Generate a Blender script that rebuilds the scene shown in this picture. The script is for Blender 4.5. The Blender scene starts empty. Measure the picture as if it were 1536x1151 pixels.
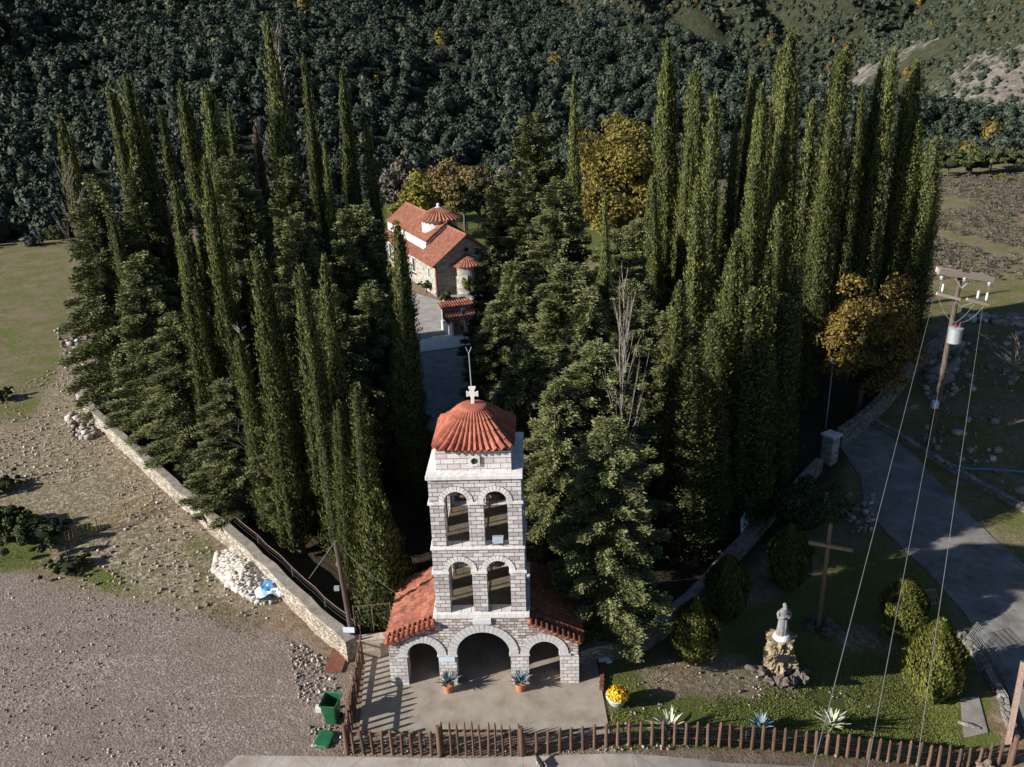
import bpy, bmesh, math, random
from mathutils import noise as mnoise
import numpy as np
from mathutils import Vector, Matrix

# ------------------------------------------------------------------ camera, light
SC = bpy.context.scene
COL = SC.collection
H = 22.0
FPX = 1242.0
P = math.radians(21.0)
R = math.radians(2.0)
fw = Vector((0, math.cos(P), -math.sin(P)))
u0 = Vector((0, math.sin(P), math.cos(P)))
r0 = Vector((1, 0, 0))
rt = r0 * math.cos(R) - u0 * math.sin(R)
up = r0 * math.sin(R) + u0 * math.cos(R)
cam_d = bpy.data.cameras.new('camera')
cam = bpy.data.objects.new('camera', cam_d)
COL.objects.link(cam)
m = Matrix(((rt.x, up.x, -fw.x, 0), (rt.y, up.y, -fw.y, 0), (rt.z, up.z, -fw.z, H), (0, 0, 0, 1)))
cam.matrix_world = m
cam_d.sensor_width = 36.0
cam_d.lens = FPX / 1536 * 36.0
cam_d.clip_start = 0.1
cam_d.clip_end = 5000
SC.camera = cam

SUN_EL = math.radians(24.5)
SUN_AZ = math.radians(20.3)        # shadows run towards +X turned this much to +Y
w = bpy.data.worlds.new('World')
SC.world = w
w.use_nodes = True
nt = w.node_tree
sky = nt.nodes.new('ShaderNodeTexSky')
sky.sky_type = 'NISHITA'
sky.sun_disc = False
sky.sun_elevation = SUN_EL
sd = Vector((-math.cos(SUN_AZ), -math.sin(SUN_AZ)))
sky.sun_rotation = math.atan2(sd.x, sd.y)
bg = nt.nodes['Background']
bg.inputs['Strength'].default_value = 0.052
sky.ozone_density = 5.0
nt.links.new(sky.outputs[0], bg.inputs[0])
sun_d = bpy.data.lights.new('sun', 'SUN')
sun_d.energy = 5.0
sun_d.angle = math.radians(0.5)
sun_d.color = (1.0, 0.94, 0.86)
sun = bpy.data.objects.new('sun', sun_d)
COL.objects.link(sun)
ldir = Vector((math.cos(SUN_AZ) * math.cos(SUN_EL), math.sin(SUN_AZ) * math.cos(SUN_EL), -math.sin(SUN_EL)))
sun.rotation_euler = ldir.to_track_quat('-Z', 'Y').to_euler()
sun.location = (-60, -30, 60)
SC.view_settings.view_transform = 'Standard'
SC.view_settings.look = 'None'
SC.view_settings.exposure = 0.8
SC.view_settings.gamma = 1.0

rng = np.random.default_rng(7)
random.seed(7)
PI = math.pi


def ray(px, py):
    return fw + rt * ((px - 768) / FPX) - up * ((py - 575.5) / FPX)


def gh(x, y):
    """the garden and the drive fall away to the right of the tower"""
    a = np.clip((np.asarray(x, float) - 3.2) / 13.0, 0, 1)
    a = a * a * (1.6 - .6 * a) * .55 + a * .45
    b = np.clip((62 - np.asarray(y, float)) / 24.0, 0, 1)
    return -3.0 * a * b * b * (3 - 2 * b)


def G(px, py, z=0.0):
    """where the sight line of a point of the photograph meets the ground (z metres above it)"""
    d = ray(px, py)
    zz = z
    for _ in range(25):
        t = (zz - H) / d.z
        zz = .5 * zz + .5 * (z + float(gh(d.x * t, d.y * t)))
    return Vector((d.x * t, d.y * t, zz))


def ground_pt(x, y, z=0.0):
    return Vector((x, y, z + float(gh(x, y))))


def AT(px, py, Y):
    d = ray(px, py)
    t = Y / d.y
    return Vector((d.x * t, Y, H + d.z * t))


# ------------------------------------------------------------------ helpers
def tag(o, label=None, cat=None, group=None, kind=None):
    if label: o['label'] = label
    if cat: o['category'] = cat
    if group: o['group'] = group
    if kind: o['kind'] = kind
    return o


def thing(name, label, cat, loc=(0, 0, 0), rz=0.0, group=None):
    o = bpy.data.objects.new(name, None)
    COL.objects.link(o)
    o.empty_display_size = 0.3
    o.location = loc
    o.rotation_euler = (0, 0, rz)
    return tag(o, label, cat, group)


def copy_tree(o, parent=None):
    c = o.copy()
    COL.objects.link(c)
    c.parent = parent
    for ch in o.children:
        copy_tree(ch, c)
    return c


def npmesh(name, V, F, mat, parent=None, smooth=False, k=4):
    """V (n,3) floats, F (m,k) ints"""
    V = np.asarray(V, dtype=np.float32)
    F = np.asarray(F, dtype=np.int32)
    me = bpy.data.meshes.new(name)
    me.vertices.add(len(V))
    me.vertices.foreach_set('co', V.ravel())
    me.loops.add(F.size)
    me.loops.foreach_set('vertex_index', F.ravel())
    me.polygons.add(len(F))
    me.polygons.foreach_set('loop_start', np.arange(0, F.size, k, dtype=np.int32))
    me.polygons.foreach_set('loop_total', np.full(len(F), k, dtype=np.int32))
    me.update(calc_edges=True)
    if smooth:
        me.polygons.foreach_set('use_smooth', np.ones(len(F), dtype=bool))
    me.materials.append(mat)
    return me


def link(name, me, parent=None):
    o = bpy.data.objects.new(name, me)
    COL.objects.link(o)
    o.parent = parent
    return o


class MB:
    def __init__(self):
        self.v = []
        self.f = []
        self.mi = []
        self.cur = 0

    def add(self, vs, fs):
        b = len(self.v)
        self.v += [tuple(v) for v in vs]
        for f in fs:
            self.f.append([i + b for i in f])
            self.mi.append(self.cur)
        return self

    def box(self, cx, cy, cz, sx, sy, sz, rz=0.0):
        c, s = math.cos(rz), math.sin(rz)
        vs = []
        for dz in (-.5, .5):
            for dx, dy in ((-.5, -.5), (.5, -.5), (.5, .5), (-.5, .5)):
                x, y = dx * sx, dy * sy
                vs.append((cx + x * c - y * s, cy + x * s + y * c, cz + dz * sz))
        return self.add(vs, [(3, 2, 1, 0), (4, 5, 6, 7), (0, 1, 5, 4), (1, 2, 6, 5), (2, 3, 7, 6), (3, 0, 4, 7)])

    def beam(self, a, b, wx, wz, upv=(0, 0, 1)):
        a, b = Vector(a), Vector(b)
        d = (b - a).normalized()
        s = d.cross(Vector(upv))
        if s.length < 1e-4: s = d.cross(Vector((1, 0, 0)))
        s.normalize()
        t = s.cross(d)
        vs = []
        for p in (a, b):
            for i, j in ((-1, -1), (1, -1), (1, 1), (-1, 1)):
                vs.append(p + s * i * wx / 2 + t * j * wz / 2)
        return self.add(vs, [(3, 2, 1, 0), (4, 5, 6, 7), (0, 1, 5, 4), (1, 2, 6, 5), (2, 3, 7, 6), (3, 0, 4, 7)])

    def tube(self, pts, rad, n=8, cap=True):
        pts = [Vector(p) for p in pts]
        if not hasattr(rad, '__len__'): rad = [rad] * len(pts)
        vs, fs = [], []
        for i, p in enumerate(pts):
            d = (pts[min(i + 1, len(pts) - 1)] - pts[max(i - 1, 0)]).normalized()
            a = d.cross(Vector((0, 1, 0.03)))
            if a.length < 1e-3: a = d.cross(Vector((1, 0, 0)))
            a.normalize()
            b = d.cross(a)
            for k in range(n):
                t = 2 * PI * k / n
                vs.append(p + (a * math.cos(t) + b * math.sin(t)) * rad[i])
        for i in range(len(pts) - 1):
            for k in range(n):
                q = (k + 1) % n
                fs.append((i * n + k, i * n + q, (i + 1) * n + q, (i + 1) * n + k))
        if cap:
            fs.append(tuple(range(n))[::-1])
            fs.append(tuple((len(pts) - 1) * n + k for k in range(n)))
        return self.add(vs, fs)

    def lathe(self, prof, n=24, c=(0, 0, 0), a0=0.0, a1=2 * PI, sx=1, sy=1):
        full = abs(a1 - a0 - 2 * PI) < 1e-6
        cnt = n if full else n + 1
        vs, fs = [], []
        for r, z in prof:
            for k in range(cnt):
                t = a0 + (a1 - a0) * k / n
                vs.append((c[0] + r * math.cos(t) * sx, c[1] + r * math.sin(t) * sy, c[2] + z))
        for i in range(len(prof) - 1):
            for k in range(n):
                q = (k + 1) % cnt
                fs.append((i * cnt + k, i * cnt + q, (i + 1) * cnt + q, (i + 1) * cnt + k))
        return self.add(vs, fs)

    def prism(self, outline, y0, y1):
        """outline of (x,z) points, extruded along y"""
        n = len(outline)
        vs = [(x, y0, z) for x, z in outline] + [(x, y1, z) for x, z in outline]
        fs = [tuple(range(n)), tuple(range(2 * n - 1, n - 1, -1))]
        for i in range(n):
            j = (i + 1) % n
            fs.append((j, i, n + i, n + j))
        return self.add(vs, fs)

    def slab(self, outline, z0, z1):
        n = len(outline)
        vs = [(p[0], p[1], z1) for p in outline] + [(p[0], p[1], z0) for p in outline]
        fs = [tuple(range(n)), tuple(range(2 * n - 1, n - 1, -1))]
        for i in range(n):
            j = (i + 1) % n
            fs.append((j, i, n + i, n + j))
        return self.add(vs, fs)

    def sphere(self, c, r, nu=12, nv=8, sx=1, sy=1, sz=1):
        prof = [(max(1e-4, math.sin(PI * i / nv)) * r, -math.cos(PI * i / nv) * r * sz) for i in range(nv + 1)]
        return self.lathe(prof, nu, c, sx=sx, sy=sy)

    def arch_wall(self, x0, x1, thick, zb, ztop, ops, mp=lambda x, y, z: (x, y, z), brk=()):
        """wall in the xz plane (front y=0, back y=thick) with round-headed openings (cx,hw,zsill,zspring)"""
        xs = {x0, x1} | set(b for b in brk if x0 < b < x1)
        N = 16
        for cx, hw, zs, zp in ops:
            for k in range(N + 1):
                xs.add(cx - hw * math.cos(PI * k / N))
        xs = sorted(xs)

        def quad(a, b, c, d):
            self.add([mp(*a), mp(*b), mp(*c), mp(*d)], [(0, 1, 2, 3)])
        for a, b in zip(xs[:-1], xs[1:]):
            if b - a < 1e-6: continue
            mid = (a + b) / 2
            op = None
            for o in ops:
                if abs(mid - o[0]) < o[1]: op = o
            ta, tb = ztop(a + 1e-5), ztop(b - 1e-5)
            if op:
                cx, hw, zs, zp = op
                ba = zp + math.sqrt(max(0, hw * hw - (a - cx) ** 2))
                bb = zp + math.sqrt(max(0, hw * hw - (b - cx) ** 2))
                quad((a, thick, ba), (b, thick, bb), (b, 0, bb), (a, 0, ba))
                if zs > zb + 1e-4:
                    quad((a, 0, zb), (b, 0, zb), (b, 0, zs), (a, 0, zs))
                    quad((b, thick, zb), (a, thick, zb), (a, thick, zs), (b, thick, zs))
                    quad((a, 0, zs), (b, 0, zs), (b, thick, zs), (a, thick, zs))
            else:
                ba = bb = zb
            quad((a, 0, ba), (b, 0, bb), (b, 0, tb), (a, 0, ta))
            quad((b, thick, bb), (a, thick, ba), (a, thick, ta), (b, thick, tb))
            quad((a, 0, ta), (b, 0, tb), (b, thick, tb), (a, thick, ta))
        for cx, hw, zs, zp in ops:
            quad((cx - hw, 0, zs), (cx - hw, 0, zp), (cx - hw, thick, zp), (cx - hw, thick, zs))
            quad((cx + hw, thick, zs), (cx + hw, thick, zp), (cx + hw, 0, zp), (cx + hw, 0, zs))
        quad((x0, thick, zb), (x0, 0, zb), (x0, 0, ztop(x0)), (x0, thick, ztop(x0)))
        quad((x1, 0, zb), (x1, thick, zb), (x1, thick, ztop(x1)), (x1, 0, ztop(x1)))
        return self

    def voussoirs(self, cx, zs, ri, ro, n, y0, y1, mp=lambda x, y, z: (x, y, z), gap=0.012):
        for i in range(n):
            a = PI * i / n + gap / ri * .5
            b = PI * (i + 1) / n - gap / ri * .5
            ps = []
            for ang, rr in ((a, ri), (b, ri), (b, ro), ((a + b) / 2, ro * 1.004), (a, ro)):
                ps.append((cx - rr * math.cos(ang), zs + rr * math.sin(ang)))
            vs = [mp(x, y0, z) for x, z in ps] + [mp(x, y1, z) for x, z in ps]
            k = len(ps)
            fs = [tuple(range(k)), tuple(range(2 * k - 1, k - 1, -1))]
            for p in range(k):
                q = (p + 1) % k
                fs.append((q, p, k + p, k + q))
            self.add(vs, fs)
        return self

    def tiles(self, p00, p10, p01, p11, ncol, nrow, amp=.06, step=.03, jit=.0):
        """barrel tile sheet: p00-p10 ridge edge, p01-p11 eave edge"""
        p00, p10, p01, p11 = map(Vector, (p00, p10, p01, p11))
        nrm = (p10 - p00).cross(p01 - p00).normalized()
        if nrm.z < 0: nrm = -nrm
        S = 8
        nu = ncol * S
        vs, fs = [], []
        rows = []
        for r in range(nrow):
            rows.append((r / nrow, 0.0))
            rows.append(((r + 1) / nrow, step))
        rj = [[random.uniform(-jit, jit) for _ in range(ncol + 1)] for _ in range(nrow)]
        for ri, (v, off) in enumerate(rows):
            for i in range(nu + 1):
                uu = i / nu
                ph = math.cos(2 * PI * uu * ncol)
                h = amp * (ph if ph > 0 else .55 * ph)
                vv = v
                jj = rj[ri // 2][min(i // S, ncol)]
                a = p00.lerp(p10, uu)
                b = p01.lerp(p11, uu)
                vs.append(a.lerp(b, vv) + nrm * (h + off + jj))
        for r in range(len(rows) - 1):
            for i in range(nu):
                k = r * (nu + 1) + i
                fs.append((k, k + 1, k + nu + 2, k + nu + 1))
        return self.add(vs, fs)

    def build(self, name, mats, parent=None, smooth=False, bevel=0.0, solid=0.0):
        me = bpy.data.meshes.new(name)
        me.from_pydata([tuple(v) for v in self.v], [], self.f)
        if not isinstance(mats, (list, tuple)): mats = [mats]
        for mm in mats: me.materials.append(mm)
        if len(mats) > 1: me.polygons.foreach_set('material_index', self.mi)
        if smooth: me.polygons.foreach_set('use_smooth', [True] * len(me.polygons))
        me.update()
        o = link(name, me, parent)
        if solid:
            md = o.modifiers.new('solid', 'SOLIDIFY')
            md.thickness = solid
            md.offset = -1
        if bevel:
            md = o.modifiers.new('bevel', 'BEVEL')
            md.width = bevel
            md.segments = 2
            md.limit_method = 'ANGLE'
        return o


# ------------------------------------------------------------------ materials
class NT:
    def __init__(self, name):
        self.m = bpy.data.materials.new(name)
        self.m.use_nodes = True
        self.t = self.m.node_tree
        self.b = self.t.nodes['Principled BSDF']
        self.b.inputs['Specular IOR Level'].default_value = 0.25
        self.tc = self.n('ShaderNodeTexCoord')

    def n(self, ty, **kw):
        nd = self.t.nodes.new(ty)
        for k, v in kw.items(): setattr(nd, k, v)
        return nd

    def l(self, a, b):
        self.t.links.new(a, b)

    def noise(self, scale, detail=4.0, rough=.6, vec=None, dist=0.0):
        nd = self.n('ShaderNodeTexNoise')
        nd.inputs['Scale'].default_value = scale
        nd.inputs['Detail'].default_value = detail
        nd.inputs['Roughness'].default_value = rough
        nd.inputs['Distortion'].default_value = dist
        self.l(vec if vec is not None else self.tc.outputs['Object'], nd.inputs['Vector'])
        return nd.outputs['Fac']

    def vor(self, scale, feature='F1', out='Distance', vec=None):
        nd = self.n('ShaderNodeTexVoronoi', feature=feature)
        nd.inputs['Scale'].default_value = scale
        self.l(vec if vec is not None else self.tc.outputs['Object'], nd.inputs['Vector'])
        return nd.outputs[out]

    def ramp(self, fac, stops, interp='LINEAR'):
        nd = self.n('ShaderNodeValToRGB')
        cr = nd.color_ramp
        cr.interpolation = interp
        while len(cr.elements) < len(stops): cr.elements.new(.5)
        for e, (p, c) in zip(cr.elements, stops):
            e.position = p
            e.color = (c[0], c[1], c[2], 1) if hasattr(c, '__len__') else (c, c, c, 1)
        self.l(fac, nd.inputs[0])
        return nd.outputs[0]

    def mix(self, fac, a, b, mode='MIX'):
        nd = self.n('ShaderNodeMix', data_type='RGBA', blend_type=mode)
        for s, v in ((nd.inputs[0], fac), (nd.inputs[6], a), (nd.inputs[7], b)):
            if isinstance(v, (int, float)): s.default_value = v
            elif hasattr(v, '__len__'): s.default_value = (v[0], v[1], v[2], 1)
            else: self.l(v, s)
        return nd.outputs[2]

    def math(self, op, a, b=0.0, clamp=False):
        nd = self.n('ShaderNodeMath', operation=op)
        nd.use_clamp = clamp
        for s, v in ((nd.inputs[0], a), (nd.inputs[1], b)):
            if isinstance(v, (int, float)): s.default_value = v
            else: self.l(v, s)
        return nd.outputs[0]

    def bump(self, h, strength=.3, dist=.02, prev=None):
        nd = self.n('ShaderNodeBump')
        nd.inputs['Strength'].default_value = strength
        nd.inputs['Distance'].default_value = dist
        self.l(h, nd.inputs['Height'])
        if prev is not None: self.l(prev, nd.inputs['Normal'])
        return nd.outputs[0]

    def out(self, col=None, rough=.8, bump=None, metal=0.0, spec=None):
        if col is not None:
            if hasattr(col, '__len__'): self.b.inputs['Base Color'].default_value = (*col, 1)
            else: self.l(col, self.b.inputs['Base Color'])
        if isinstance(rough, (int, float)): self.b.inputs['Roughness'].default_value = rough
        else: self.l(rough, self.b.inputs['Roughness'])
        if bump is not None: self.l(bump, self.b.inputs['Normal'])
        self.b.inputs['Metallic'].default_value = metal
        if spec is not None: self.b.inputs['Specular IOR Level'].default_value = spec
        return self.m


def simple(name, c1, c2, scale=6, rough=.75, bs=.25, bscale=30, metal=0.0, spec=None):
    t = NT(name)
    col = t.ramp(t.noise(scale, 6), [(.3, c1), (.7, c2)])
    return t.out(col, rough, t.bump(t.noise(bscale, 4), bs, .02), metal, spec)


def leaf(name, stops, vary=.35, rough=.65, big=.25, transl=0.0, brown=None):
    t = NT(name)
    geo = t.n('ShaderNodeNewGeometry')
    oi = t.n('ShaderNodeObjectInfo')
    col = t.ramp(geo.outputs['Random Per Island'], stops)
    f = t.math('ADD', t.math('MULTIPLY', oi.outputs['Random'], vary), 1 - vary / 2)
    nz = t.math('ADD', t.math('MULTIPLY', t.noise(big, 3), .7), .65)
    f = t.math('MULTIPLY', f, nz)
    cc = t.n('ShaderNodeCombineColor')
    for i in range(3): t.l(f, cc.inputs[i])
    col = t.mix(1.0, col, cc.outputs[0], 'MULTIPLY')
    if brown:
        wv = t.n('ShaderNodeVectorMath', operation='ADD')
        t.l(t.tc.outputs['Object'], wv.inputs[0])
        t.l(oi.outputs['Location'], wv.inputs[1])
        bm_ = t.ramp(t.noise(.55, 4, .65, wv.outputs[0]), [(brown, 0.0), (brown + .07, .85)])
        col = t.mix(bm_, col, (.105, .07, .038))
    t.out(col, rough, spec=.15)
    if transl:
        tr = t.n('ShaderNodeBsdfTranslucent')
        t.l(col, tr.inputs['Color'])
        mx = t.n('ShaderNodeMixShader')
        mx.inputs[0].default_value = transl
        om = t.t.nodes['Material Output']
        t.l(t.b.outputs[0], mx.inputs[1])
        t.l(tr.outputs[0], mx.inputs[2])
        t.l(mx.outputs[0], om.inputs['Surface'])
    return t.m


def stone_vec(t):
    """u runs along the wall, v is the height: chosen by the object-space normal"""
    sep = t.n('ShaderNodeSeparateXYZ')
    t.l(t.tc.outputs['Object'], sep.inputs[0])
    sn = t.n('ShaderNodeSeparateXYZ')
    t.l(t.tc.outputs['Normal'], sn.inputs[0])
    side = t.math('GREATER_THAN', t.math('ABSOLUTE', sn.outputs[0]), .7)
    nd = t.n('ShaderNodeMix', data_type='FLOAT')
    t.l(side, nd.inputs[0])
    t.l(sep.outputs[0], nd.inputs[2])
    t.l(t.math('ADD', sep.outputs[1], .13), nd.inputs[3])
    cb = t.n('ShaderNodeCombineXYZ')
    t.l(nd.outputs[0], cb.inputs[0])
    t.l(sep.outputs[2], cb.inputs[1])
    return cb.outputs[0]


def ashlar(name, bw, bh, mort, stops, mcol, distort=0.0, squash=1.0, bumpd=.02):
    t = NT(name)
    v = stone_vec(t)
    if distort:
        nz = t.n('ShaderNodeTexNoise')
        nz.inputs['Scale'].default_value = 3.5
        nz.inputs['Detail'].default_value = 3
        t.l(v, nz.inputs['Vector'])
        sub = t.n('ShaderNodeVectorMath', operation='SUBTRACT')
        t.l(nz.outputs['Color'], sub.inputs[0])
        sub.inputs[1].default_value = (.5, .5, .5)
        sc = t.n('ShaderNodeVectorMath', operation='SCALE')
        t.l(sub.outputs[0], sc.inputs[0])
        sc.inputs['Scale'].default_value = distort
        ad = t.n('ShaderNodeVectorMath', operation='ADD')
        t.l(v, ad.inputs[0])
        t.l(sc.outputs[0], ad.inputs[1])
        v = ad.outputs[0]
    br = t.n('ShaderNodeTexBrick')
    br.offset = .5
    br.squash = squash
    br.squash_frequency = 3
    br.inputs['Scale'].default_value = 1
    br.inputs['Brick Width'].default_value = bw
    br.inputs['Row Height'].default_value = bh
    br.inputs['Mortar Size'].default_value = mort
    br.inputs['Mortar Smooth'].default_value = .1
    br.inputs['Color1'].default_value = (0, 0, 0, 1)
    br.inputs['Color2'].default_value = (1, 1, 1, 1)
    br.inputs['Mortar'].default_value = (.5, .5, .5, 1)
    t.l(v, br.inputs['Vector'])
    col = t.ramp(br.outputs['Color'], stops)
    n = t.noise(9, 6)
    col = t.mix(.35, col, t.ramp(n, [(.25, .35), (.75, .95)]), 'MULTIPLY')
    mcolor = t.mix(t.noise(5, 3), mcol, tuple(min(1, c * 1.8) for c in mcol))
    col = t.mix(br.outputs['Fac'], col, mcolor)
    stain = t.ramp(t.noise(.9, 5), [(.42, 1.0), (.7, .72)])
    col = t.mix(.6, col, stain, 'MULTIPLY')
    h = t.math('ADD', t.math('MULTIPLY', t.math('SUBTRACT', 1.0, br.outputs['Fac']), 1.0), t.math('MULTIPLY', t.noise(25, 4), .5))
    return t.out(col, .85, t.bump(h, .7, bumpd))


def streaked(name, c1, c2):
    t = NT(name)
    mp = t.n('ShaderNodeMapping')
    mp.inputs['Scale'].default_value = (5, 5, .5)
    t.l(t.tc.outputs['Object'], mp.inputs[0])
    col = t.ramp(t.noise(2.5, 6), [(.3, c1), (.7, c2)])
    col = t.mix(.75, col, t.ramp(t.noise(1.2, 6, .65, mp.outputs[0]), [(.36, .62), (.56, 1.0)]), 'MULTIPLY')
    return t.out(col, .8, t.bump(t.noise(30, 5), .3, .015))


M = {}
M['tower_stone'] = ashlar('tower_stone', .37, .165, .010, [(0, (.43, .38, .385)), (.3, (.52, .48, .48)), (.5, (.64, .615, .60)), (.8, (.72, .70, .69)), (1, (.56, .52, .52))], (.05, .045, .045), .012)
M['lantern_stone'] = ashlar('lantern_stone', .46, .20, .010, [(0, (.62, .55, .54)), (.5, (.74, .69, .68)), (1, (.78, .75, .75))], (.16, .13, .11), .012)
M['rubble_stone'] = ashlar('rubble_stone', .27, .125, .013, [(0, (.30, .22, .21)), (.3, (.45, .37, .36)), (.55, (.62, .57, .54)), (1, (.72, .69, .66))], (.10, .085, .075), .07, .8, .03)
M['pier_stone'] = ashlar('pier_stone', .30, .16, .010, [(0, (.50, .43, .42)), (.5, (.66, .62, .60)), (1, (.74, .72, .70))], (.14, .12, .11), .04)
M['church_stone'] = ashlar('church_stone', .42, .2, .014, [(0, (.27, .245, .215)), (.5, (.42, .395, .355)), (1, (.53, .505, .465))], (.16, .145, .125), .09, 1.0, .04)
M['wall_stone'] = ashlar('wall_stone', .36, .17, .018, [(0, (.30, .25, .19)), (.5, (.50, .43, .33)), (1, (.60, .55, .46))], (.28, .24, .18), .14, .8, .05)
M['white_stone'] = streaked('white_stone', (.64, .63, .60), (.76, .75, .73))
M['grey_stone'] = simple('grey_stone', (.42, .41, .41), (.58, .57, .56), 5, .8, .3, 40)
M['marble'] = simple('marble', (.55, .57, .60), (.70, .71, .73), 8, .35, .05, 30)
M['sky_plaque'] = simple('sky_plaque', (.50, .62, .74), (.60, .70, .80), 4, .4, .05, 30)
M['mortar'] = simple('mortar', (.05, .045, .045), (.09, .08, .08), 8, .9)
M['plaster'] = streaked('plaster', (.46, .45, .43), (.62, .61, .58))
M['floor'] = simple('floor', (.10, .082, .055), (.17, .14, .095), 3, .85)
M['bronze'] = simple('bronze', (.13, .085, .04), (.22, .15, .07), 4, .5, .1, metal=.5)
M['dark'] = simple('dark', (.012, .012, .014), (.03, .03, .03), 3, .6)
M['iron'] = simple('iron', (.03, .027, .025), (.06, .05, .045), 8, .55, .1)
M['galv'] = simple('galv', (.38, .42, .45), (.52, .56, .6), 6, .45, .05, metal=.5)
M['grid_steel'] = simple('grid_steel', (.12, .135, .14), (.20, .215, .22), 5, .6)
M['rail_brown'] = simple('rail_brown', (.09, .065, .05), (.16, .115, .09), 5, .8)
M['white_paint'] = simple('white_paint', (.70, .71, .72), (.80, .80, .80), 3, .4, .05)


def tile_mat(name, cols, grime=.4):
    t = NT(name)
    geo = t.noise(4.5, 2)
    v = t.vor(4.2, 'F1', 'Color')
    col = t.ramp(t.math('ADD', t.math('MULTIPLY', geo, .5), t.math('MULTIPLY', v, .5)), [(.2, cols[0]), (.5, cols[1]), (.8, cols[2])])
    g = t.ramp(t.noise(1.6, 7, .7), [(.4, 1.0), (.72, .5)])
    col = t.mix(grime, col, g, 'MULTIPLY')
    return t.out(col, .7, t.bump(t.noise(60, 3), .15, .01))


M['tile_red'] = tile_mat('tile_red', [(.19, .056, .036), (.31, .09, .053), (.41, .145, .092)], .6)
M['tile_old'] = tile_mat('tile_old', [(.13, .05, .035), (.28, .092, .055), (.42, .17, .105)], .75)
M['tile_church'] = tile_mat('tile_church', [(.19, .075, .048), (.28, .115, .073), (.38, .175, .118)], .55)
M['cap_red'] = simple('cap_red', (.28, .09, .055), (.36, .12, .075), 5, .8, .2)


def wood(name, c1, c2, ax=2):
    t = NT(name)
    mp = t.n('ShaderNodeMapping')
    s = [14, 14, 14]
    s[ax] = 1.2
    mp.inputs['Scale'].default_value = s
    t.l(t.tc.outputs['Object'], mp.inputs[0])
    n = t.noise(1.5, 6, .65, mp.outputs[0])
    oi = t.n('ShaderNodeObjectInfo')
    col = t.ramp(n, [(.3, c1), (.7, c2)])
    f = t.math('ADD', t.math('MULTIPLY', oi.outputs['Random'], .6), .7)
    cc = t.n('ShaderNodeCombineColor')
    for i in range(3): t.l(f, cc.inputs[i])
    col = t.mix(1, col, cc.outputs[0], 'MULTIPLY')
    return t.out(col, .8, t.bump(n, .4, .02))


M['picket'] = wood('picket', (.075, .043, .03), (.165, .10, .072))
M['pole_wood'] = wood('pole_wood', (.05, .038, .03), (.12, .092, .072))
M['arm_wood'] = wood('arm_wood', (.28, .22, .18), (.46, .37, .31), 0)
M['cross_wood'] = wood('cross_wood', (.18, .115, .07), (.38, .26, .165))
M['grey_wood'] = wood('grey_wood', (.20, .13, .10), (.36, .27, .22))
M['bark'] = wood('bark', (.05, .04, .03), (.12, .09, .07))
M['deadwood'] = simple('deadwood', (.13, .11, .10), (.25, .22, .20), 6, .9)

M['cypress'] = leaf('cypress', [(0, (.060, .077, .021)), (.45, (.101, .118, .033)), (.85, (.145, .158, .047)), (1, (.20, .19, .070))], .4, brown=.66)
M['conifer'] = leaf('conifer', [(0, (.074, .088, .034)), (.5, (.125, .140, .055)), (.85, (.18, .19, .080)), (1, (.245, .238, .112))], .3, big=.5, brown=.70)
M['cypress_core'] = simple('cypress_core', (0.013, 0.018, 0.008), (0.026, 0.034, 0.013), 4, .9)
M['deadleaf'] = leaf('deadleaf', [(0, (0.091, 0.046, 0.033)), (.5, (0.169, 0.085, 0.058)), (1, (0.234, 0.143, 0.098))])
M['holm'] = leaf('holm', [(0, (.016, .026, .019)), (.5, (.035, .050, .035)), (.9, (.062, .080, .054)), (1, (.105, .105, .056))], .2, big=.06)
M['far_bush'] = leaf('far_bush', [(0, (.02, .031, .022)), (.5, (.042, .055, .037)), (1, (.075, .085, .05))], .2, big=.03)
M['yellow_leaf'] = leaf('yellow_leaf', [(0, (.105, .088, .022)), (.5, (.195, .16, .038)), (1, (.29, .235, .06))], .2, big=.6, transl=.2)
M['orange_leaf'] = leaf('orange_leaf', [(0, (.075, .055, .018)), (.5, (.155, .11, .028)), (1, (.26, .19, .048))], .2, big=.6, transl=.2)
M['brown_leaf'] = leaf('brown_leaf', [(0, (.08, .06, .025)), (.5, (.14, .105, .04)), (1, (.20, .15, .06))], .2, big=.6, transl=.1)
M['lime_leaf'] = leaf('lime_leaf', [(0, (.10, .10, .018)), (.5, (.18, .17, .03)), (1, (.28, .24, .04))], .2, big=.6, transl=.15)
M['shrub_leaf'] = leaf('shrub_leaf', [(0, (.055, .07, .014)), (.5, (.13, .145, .03)), (1, (.22, .21, .06))], .2, big=.9)
M['bush_leaf'] = leaf('bush_leaf', [(0, (.025, .035, .012)), (.5, (.055, .07, .025)), (1, (.10, .11, .04))], .3, big=.8)
M['twig'] = leaf('twig', [(0, (.06, .050, .044)), (.5, (.105, .09, .076)), (1, (.16, .14, .115))], .2, big=.3)
M['grass'] = leaf('grass', [(0, (.09, .125, .025)), (.5, (.165, .205, .045)), (.85, (.24, .24, .08)), (1, (.33, .28, .15))], .1, big=.35)
M['agave_blue'] = simple('agave_blue', (.10, .17, .19), (.19, .28, .30), 8, .5, .1)
M['agave_cream'] = simple('agave_cream', (.22, .27, .17), (.58, .57, .42), 16, .5, .1)
M['terracotta'] = simple('terracotta', (.42, .15, .08), (.52, .21, .12), 5, .75, .15)
M['flower'] = leaf('flower', [(0, (.55, .28, .01)), (.5, (.75, .42, .015)), (1, (.8, .55, .04))], .1)
M['bin_green'] = simple('bin_green', (.012, .085, .035), (.02, .12, .05), 3, .35, .05, spec=.5)
M['rust'] = simple('rust', (.13, .05, .032), (.20, .085, .055), 4, .7, .3)
M['white_rock'] = leaf('white_rock', [(0, (.27, .23, .19)), (.5, (.43, .39, .35)), (1, (.58, .55, .52))], .1, .9, .8)
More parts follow.
